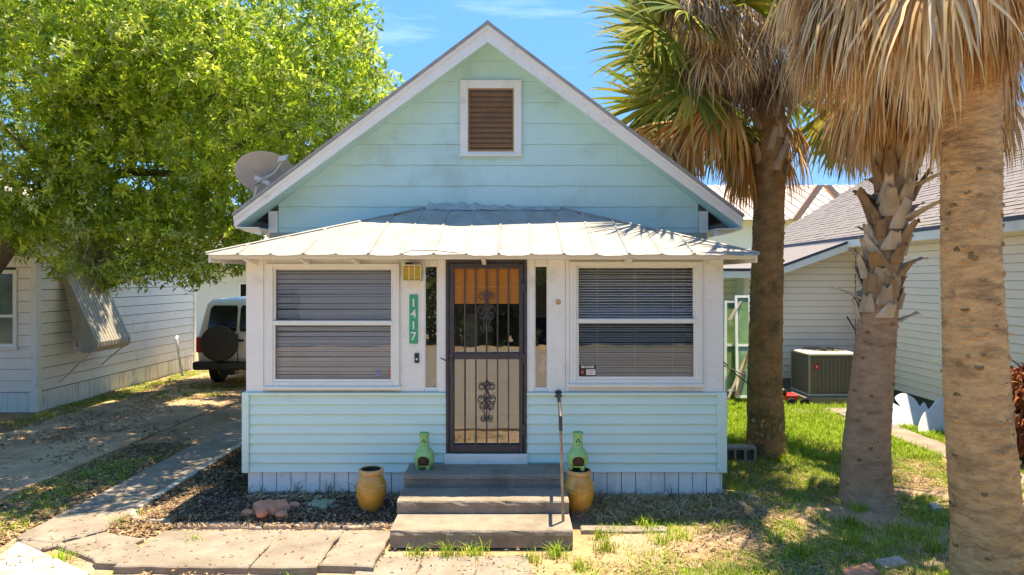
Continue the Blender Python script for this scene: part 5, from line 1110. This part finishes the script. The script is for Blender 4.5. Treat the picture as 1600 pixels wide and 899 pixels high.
def crown(parent, N, per, centre_fn, leaf=.085, wd=.3, cols=None, name='crown', seed=5):
    r_ = np.random.default_rng(seed); Cn = centre_fn(N, r_); n = len(Cn)
    tw = nrmz(r_.normal(0, 1, (n, 3))+np.array([0, -.15, .35])); ctint = np.array(cols)[r_.integers(0, len(cols), n)]*r_.uniform(.7, 1.2, (n, 1))
    m_ = n*per; c0 = np.repeat(Cn, per, 0); t0 = np.repeat(tw, per, 0)
    d = nrmz(t0*r_.uniform(0, .9, (m_, 1))+nrmz(r_.normal(0, 1, (m_, 3)))); c0 = c0+t0*r_.uniform(-.10, .08, (m_, 1))+r_.normal(0, .018, (m_, 3))
    l_ = leaf*r_.uniform(.65, 1.2, (m_, 1)); nr = nrmz(np.cross(d, nrmz(r_.normal(0, 1, (m_, 3))+np.array([0, 0, 1.5])))); b_ = np.cross(d, nr)
    a = c0; mid = c0+d*l_*.5-b_*l_*.06; e = c0+d*l_-Zd*l_*.1; wv = nr*l_*wd*.5
    V = np.stack([a, mid+wv+b_*l_*.05, e, mid-wv+b_*l_*.05], 1).reshape(-1, 3); i = np.arange(m_)*4
    T = np.repeat(np.repeat(ctint, per, 0)*r_.uniform(.8, 1.2, (m_, 1)), 4, 0)
    return np_mesh(name, V, [np.stack([i, i+1, i+2, i+3], 1)], M['leaf'], parent, T), Cn
def tree_centres(N, r_):
    out_ = []; tot = 0
    while tot < N:
        m_ = N*3; x = r_.uniform(-15.5, -1.5, m_); y = r_.uniform(7.3, 13.6, m_); z = r_.uniform(2.2, 7.6, m_)
        e = ((x+8.6)/7.1)**2+((y-10.5)/3.4)**2+((z-5.1)/3.0)**2
        cl = fbm(x*.75+z*.45, y*.75+z*.6+x*.2, 77, 3)*.6+fbm(z*1.1+x*.3, x*.9-y*.4, 79, 3)*.4
        px = 800+x/y*F; py = HY-(z-HC)/y*F
        lowlim = np.interp(px, [-400, 0, 60, 150, 230, 300, 330, 380, 420, 470, 560, 640], [380, 392, 400, 455, 440, 440, 462, 450, 330, 300, 225, 120])+r_.normal(0, 9, m_)+40*(fbm(px*.012, py*.004, 81, 3)-.5)
        rl_ = np.interp(py, [-300, 0, 60, 120, 150, 220, 300], [520, 550, 575, 600, 600, 560, 470])+r_.normal(0, 15, m_)+50*(fbm(py*.02, px*.004, 83, 3)-.5)
        hz = PK-SLP*np.abs(x-HCX)+.12
        ok = (e < 1.15) & (cl > .385-.12*(z < 3.6)) & (py < lowlim) & (px < rl_) & ~((x > -3.55) & (y > 8.2) & (z < hz)) & ~((x < LX+.45) & (y > LY0-.45) & (z < 4.8)) & ((z > 2.4+(y > 10.2)*-.2+(y < 9.5)*1.4+(y < 8.5)*.9) | (py > 2000))
        ok &= ~((np.hypot(px-225, (py-265)*1.3) < 46) & (r_.random(m_) < .93) & (y < 10.8))
        ok &= (r_.random(m_) < .35+.65*sm(.25, 1.0, e)) & ~((px > 345) & (px < 470) & (py > 215) & (py < 320) & (y < 9.7))
        out_.append(np.stack([x, y, z], 1)[ok]); tot += ok.sum()
    return np.concatenate(out_)[:N]
LC = [(.36, .50, .05), (.46, .60, .07), (.26, .40, .045), (.58, .68, .10), (.16, .26, .035), (.5, .58, .22)]
crown(tr, 21000, 14, tree_centres, .10, .36, LC)
def near_twigs(N, r_):
    x = r_.uniform(-9.5, -3.7, N*4); y = r_.uniform(9.0, 10.4, N*4); z = r_.uniform(3.0, 6.2, N*4); k = (fbm(x*1.1+y, z*1.1, 93, 3) > .47) & (z > 2.4+.33*(x+9.5)*0+.6) & (x < -3.4-.0*z) & ~(np.hypot(800+x/y*F-225, (HY-(z-HC)/y*F-265)*1.3) < 42)
    return np.stack([x, y, z], 1)[k][:N]
def rear_centres(N, r_):
    d = nrmz(r_.normal(0, 1, (N*3, 3))); p = d*(r_.uniform(.2, 1, (N*3, 1))**.5)*np.array([2.6, 3.2, 1.5])+np.array([-6.0, 14.6, 6.0]); px = 800+p[:, 0]/p[:, 1]*F; k = (p[:, 2] > 4.3) & (p[:, 0] < -3.7) & (px < 470) & (fbm(p[:, 0]*1.2, p[:, 1]*1.2, 95, 3) > .40); return p[k][:N]
crown(tr, 4200, 13, rear_centres, .11, .4, LC, 'shade_foliage', 10)  # hidden leaf mass added behind the crown to shade driveway and van
crown(tr, 3200, 14, near_twigs, .10, .36, LC, 'near_foliage', 9)
S_ = Strips(); n = 900; cx = rng.normal(PX(148, 10.4), .10, n); cy = rng.normal(10.4, .12, n); zt0 = rng.uniform(2.55, 3.3, n); P = np.stack([np.stack([cx+.02*np.sin(k+cx*40), cy+.02*np.cos(k*1.3+cy*50), zt0-k*.09*(1-.3*np.abs(cx-PX(148, 10.4))*5)], 1) for k in range(6)], 1)
S_.add(P, nrmz(rng.normal(0, 1, (n, 3))*[1, 1, .1]), np.full((n, 6), .004), np.ones((n, 3))); S_.build('hanging_moss', M['moss'], tr, 'stuff')
# trees beyond and across the road
def far_tree(x, y, h, r, lb, seed, cols, n=1500):
    t = thing('distant_tree', lb, 'tree', (x, y, 0)); MB().tube([(x, y, -.1), (x+.2, y, h*.4), (x, y, h*.7)], [.3, .2, .08], 8).build('trunk', M['bark'], t, True)
    def cf(N, r_):
        d = nrmz(r_.normal(0, 1, (N, 3))); rr = r_.uniform(.45, 1, (N, 1))**.5; p = d*rr; k = .75+.5*fbm(d[:, 0]*2+seed, d[:, 2]*2+d[:, 1], seed, 3)[:, None]; return p*k*np.array([r, r, h*.36])+np.array([x, y, h*.62])
    crown(t, n, 8, cf, .45, .55, cols, seed=seed)
FC = [(.06, .10, .025), (.09, .14, .03), (.05, .08, .02)]
far_tree(-16, 33, 6.5, 3.5, 'distant tree behind the left white house', 41, FC); far_tree(-7, 36, 5.0, 3, 'distant tree behind the van', 42, FC)
far_tree(6.5, 34, 5.2, 2.6, 'distant low tree behind the cottage on the right side', 43, [(.14, .22, .03), (.1, .16, .03)])
for k, (x, h) in enumerate([(-17, 9), (-10, 11), (2.5, 10), (9, 12), (17, 9)]): far_tree(x, -17-k % 2*3, h, 4.2, ['tree across the road at its far left', 'tall tree across the road left of the white house', 'tree across the road behind the viewer', 'tallest tree across the road', 'tree across the road at its far right'][k], 50+k, FC, 1800)
hg = thing('added_hedge', 'dense dark leaf row added behind the viewer to darken window reflections', 'added_hedge', (0, -11, 0))  # unseen greenery added to darken what the cottage windows reflect
def hf(N, r_):
    x = r_.uniform(-26, 26, N); x = x[(x < -10.5) | (x > -3.2)]; N = len(x); h = 3.4+2.2*fbm(x*.25, x*0, 61, 3); y = -11+r_.normal(0, .5, N); return np.stack([x, y, r_.uniform(.0, 1, N)**.8*h], 1)
crown(hg, 12000, 8, hf, .32, .6, FC, 'foliage', 66)
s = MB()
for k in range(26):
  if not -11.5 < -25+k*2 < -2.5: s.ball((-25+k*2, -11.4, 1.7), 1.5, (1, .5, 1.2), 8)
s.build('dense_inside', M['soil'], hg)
oh = thing('opposite_house', 'white gabled house across the road seen only in window reflections', 'house', (-7, -10, 0))
B('wall', M['farwall'], oh, -10, -4, -17, -9.8, 0, 2.8); MB().prism([(-10.5, -9.3, 2.8), (-3.4, -9.3, 2.8), (-7, -9.3, 5.0)], (0, -8, 0)).build('roof', M['tin'], oh); simple_window(oh, -8.6, -7.6, .9, 2.1, -9.79)
# ------------------------------------------------------------ ground cover
def blades(n_t, per, region, hmin, hmax, cols, wd=.0045, dens=True, seed=1, spread=.05, pw=1):
    r_ = np.random.default_rng(seed); x0, x1, y0, y1 = region; X = r_.uniform(x0, x1, n_t); Y = r_.uniform(y0, y1, n_t)
    if dens: k = r_.random(n_t) < grass_d(X, Y)**pw; X, Y = X[k], Y[k]
    m_ = len(X); n = m_*per; bx_ = np.repeat(X, per)+r_.normal(0, spread, n); by_ = np.repeat(Y, per)+r_.normal(0, spread, n); h = np.repeat(r_.uniform(hmin, hmax, m_), per)*r_.uniform(.4, 1.15, n)
    a = r_.uniform(0, 2*np.pi, n); ln_ = r_.uniform(.2, 1.0, n); D = np.stack([np.cos(a), np.sin(a), np.zeros(n)], 1); b0 = np.stack([bx_, by_, height(bx_, by_)-.01], 1)
    P = np.stack([b0, b0+D*(ln_*h*.3)[:, None]+Zd*(h*.6)[:, None], b0+D*(ln_*h*.95)[:, None]+Zd*(h*(1.05-.35*ln_))[:, None]], 1)
    sd_ = np.stack([-np.sin(a+r_.normal(0, .6, n)), np.cos(a), np.zeros(n)], 1); cols = np.array(cols); T = cols[r_.integers(0, len(cols), n)]*np.repeat(r_.uniform(.7, 1.25, m_), per)[:, None]
    return P, sd_, np.tile(np.array([1, .75, .08])*wd, (n, 1)), T
GC = [(.24, .40, .035), (.33, .47, .045), (.17, .30, .03), (.46, .52, .07), (.50, .42, .18)]
S_ = Strips(); S_.add(*blades(15000, 15, (.8, 7, 4.6, 9.6), .025, .09, GC, seed=2)); S_.add(*blades(34000, 5, (.7, 7, 4.6, 9.6), .02, .06, GC[2:], .004, True, 7, .12, .5)); S_.add(*blades(10000, 12, (2.3, 7.1, 9.0, 14), .05, .15, GC[:4], .006, seed=3)); S_.add(*blades(5000, 12, (-5.6, -4.6, 4, 9.5), .03, .08, GC, seed=4)); S_.add(*blades(4500, 10, (-8.6, -6, 11, 18), .03, .08, GC, .006, seed=5))
S_.add(*blades(420, 12, (.8, 2.6, 6.45, 7.3), .03, .09, GC, .004, False, 8, .05)); S_.add(*blades(3000, 10, (-6, 3, 4.2, 5.8), .02, .07, GC, seed=6)); o = S_.build('grass', M['grass'], None); tag(o, 'patchy bright green grass growing over the sandy yard', 'grass', kind='stuff')
# taller weeds at spots
S_ = Strips(); spots = [W(1095, 805), W(1060, 845), W(1035, 850), W(945, 860), W(935, 840), W(665-15, 868), W(830, 872), W(1005, 825), (2.33, 7.25), (2.5, 7.6), W(180, 820), W(215, 808), W(95, 875), W(300, 590+260), W(870, 868), W(905, 885), (2.75, 8.55), (3.6, 7.1), W(1365, 785), (3.3, 6.7), W(700, 868), W(740, 866), W(1250, 870), W(1460, 865), W(1500, 850), W(1330, 850), W(1210, 850)]
for i, (x, y) in enumerate(spots): 
    P, s_, w_, T = blades(1, 70, (x, x+.01, y, y+.01), .10, .17, GC[:4], .0045, False, 100+i, .05); S_.add(P, s_, w_, T)
for i, (x, y) in enumerate([(-2.85, 7.3), (-2.7, 7.32), (-2.35, 7.32), (-1.62, 7.3), (-1.75, 7.3), (2.0, 7.3), (1.7, 7.33), (-1.4, 7.32), (-2.0, 7.33)]):
    P, s_, w_, T = blades(1, 14, (x, x+.01, y, y+.01), .12, .26, [(.12, .14, .05), (.16, .13, .07)], .004, False, 200+i, .02); S_.add(P, s_, w_, T)
o = S_.build('weed_tufts', M['grass'], None); tag(o, 'taller weed and grass tufts along the path, steps and skirting', 'weeds', kind='stuff')
# straw, litter and mulch
def flakes(n, region, lmin, lmax, asp, cols, seed, dens=None, up=.25, z=.006):
    r_ = np.random.default_rng(seed); x0, x1, y0, y1 = region; X = r_.uniform(x0, x1, n); Y = r_.uniform(y0, y1, n)
    if dens is not None: k = r_.random(n) < dens(X, Y); X, Y = X[k], Y[k]
    n = len(X); a = r_.uniform(0, 2*np.pi, n); l_ = r_.uniform(lmin, lmax, n); D = np.stack([np.cos(a), np.sin(a), r_.normal(0, up, n)], 1)*l_[:, None]*.5; c0 = np.stack([X, Y, height(X, Y)+z+r_.uniform(0, .012, n)+np.abs(D[:, 2])*.6], 1)
    P = np.stack([c0-D, c0+Zd*(l_*.12)[:, None], c0+D], 1); sd_ = nrmz(np.stack([-np.sin(a), np.cos(a), r_.normal(0, up*1.2, n)], 1)); cols = np.array(cols)
    return P, sd_, np.stack([l_*asp*.25, l_*asp*.5, l_*asp*.15], 1), cols[r_.integers(0, len(cols), n)]*r_.uniform(.6, 1.25, (n, 1))
LT = [(.36, .23, .13), (.42, .29, .17), (.27, .16, .08), (.46, .34, .21), (.19, .12, .07)]
patch = lambda x, y: sm(.42, .6, fbm(x*2, y*2, 91, 3))*(1-inbox(x, y, 5.7, 6.3, 6, 12.6, .02))
S_ = Strips()
S_.add(*flakes(26000, (.7, 7, 4.6, 10), .04, .16, .05, LT[:4]+[(.5, .38, .2)], 11, patch, .12, .012))
S_.add(*flakes(9000, (-5.5, -4.62, 4, 10), .03, .07, .4, LT, 12)); S_.add(*flakes(11000, (-8.4, -4.6, 7.5, 16), .02, .06, .42, [(.26, .17, .10), (.20, .125, .07), (.32, .22, .13), (.14, .09, .05)], 13, patch, z=.03)); S_.add(*flakes(3500, (-3.9, -3.3, 6.4, 8.6), .03, .07, .35, LT, 14, z=.015))
S_.add(*flakes(3800, (.6, 2.6, 6.7, 7.4), .05, .18, .05, [(.46, .31, .18), (.56, .41, .26), (.30, .19, .12)], 15, None, .3, .012)); S_.add(*flakes(2500, (-4.3, 3, 4.3, 5.72), .03, .06, .4, LT, 16, patch)); S_.add(*flakes(1200, (-4.6, .8, 5.0, 9), .02, .05, .4, LT, 17, lambda x, y: patch(x, y)*.8, z=.05))
S_.add(*flakes(8000, (1, 7, 4.6, 10), .025, .06, .45, LT, 18, patch)); S_.add(*flakes(1800, (-2.8, -.95, 7.2, 7.4), .05, .13, .12, [(.45, .36, .24), (.3, .22, .14)], 19, None, .3, .02))
S_.add(*flakes(1500, (-3.9, -1.1, 6.52, 6.75), .012, .045, .3, LT, 23, None, .3, .05)); S_.add(*flakes(220, (-4.5, -1.1, 5.6, 6.5), .015, .05, .35, LT, 24, None, .2, .06)); S_.add(*flakes(260, (-1.3, .9, 5.2, 6.1), .015, .05, .35, LT, 25, None, .2, .02)); S_.add(*flakes(160, (-4.6, -3.95, 6, 12), .015, .05, .35, LT, 26, None, .2, .045))
o = S_.build('leaf_litter', M['litter'], None); tag(o, 'dry leaves, straw and twigs scattered over the yard and driveway', 'leaf litter', kind='stuff')
S_ = Strips(); S_.add(*flakes(26000, (-3.6, -.95, 6.7, 7.42), .012, .045, .35, [(.14, .08, .06), (.22, .13, .08), (.09, .06, .06), (.34, .22, .13), (.12, .085, .085), (.46, .33, .21)], 21, None, .5, .01)); S_.add(*flakes(7000, (-3.85, -2.9, 7.3, 9.5), .03, .07, .3, [(.12, .07, .04), (.08, .05, .03), (.2, .13, .08)], 22, None, .4, .01))
o = S_.build('mulch', M['litter'], None); tag(o, 'dark wood mulch in the bed left of the steps', 'mulch', kind='stuff')
# dry fern at the right edge
fr = thing('dry_fern', 'reddish brown dried fern bush at the right edge against the cream wall', 'shrub', (6.75, 8.95, 0)); S_ = Strips(); n = 2600
q = rng.uniform(0, 2*np.pi, n); rr = rng.uniform(.0, .42, n); zz = rng.uniform(.15, 1.15, n); rr = rr*(1-.35*zz); P0 = np.stack([6.78+rr*np.cos(q)*1.0, 8.95+rr*np.sin(q), zz+.05], 1); D = nrmz(rng.normal(0, 1, (n, 3))+np.stack([np.cos(q), np.sin(q), .5+0*q], 1)); Ps = [P0]
for k in range(6): D = nrmz(D-Zd*.28+rng.normal(0, .22, (n, 3))); Ps.append(Ps[-1]+D*.045)
FCc = np.array([(.42, .12, .04), (.30, .08, .03), (.2, .07, .03), (.5, .2, .08)]); S_.add(np.stack(Ps, 1), nrmz(rng.normal(0, 1, (n, 3))), np.tile(np.array([.008, .011, .012, .012, .010, .008, .003]), (n, 1)), FCc[rng.integers(0, 4, n)]); S_.build('foliage', M['fern'], fr, 'stuff')
MB().tube([(6.78, 8.95, 0), (6.78, 8.95, .9)], [.06, .03], 7).build('stem', M['bark'], fr)
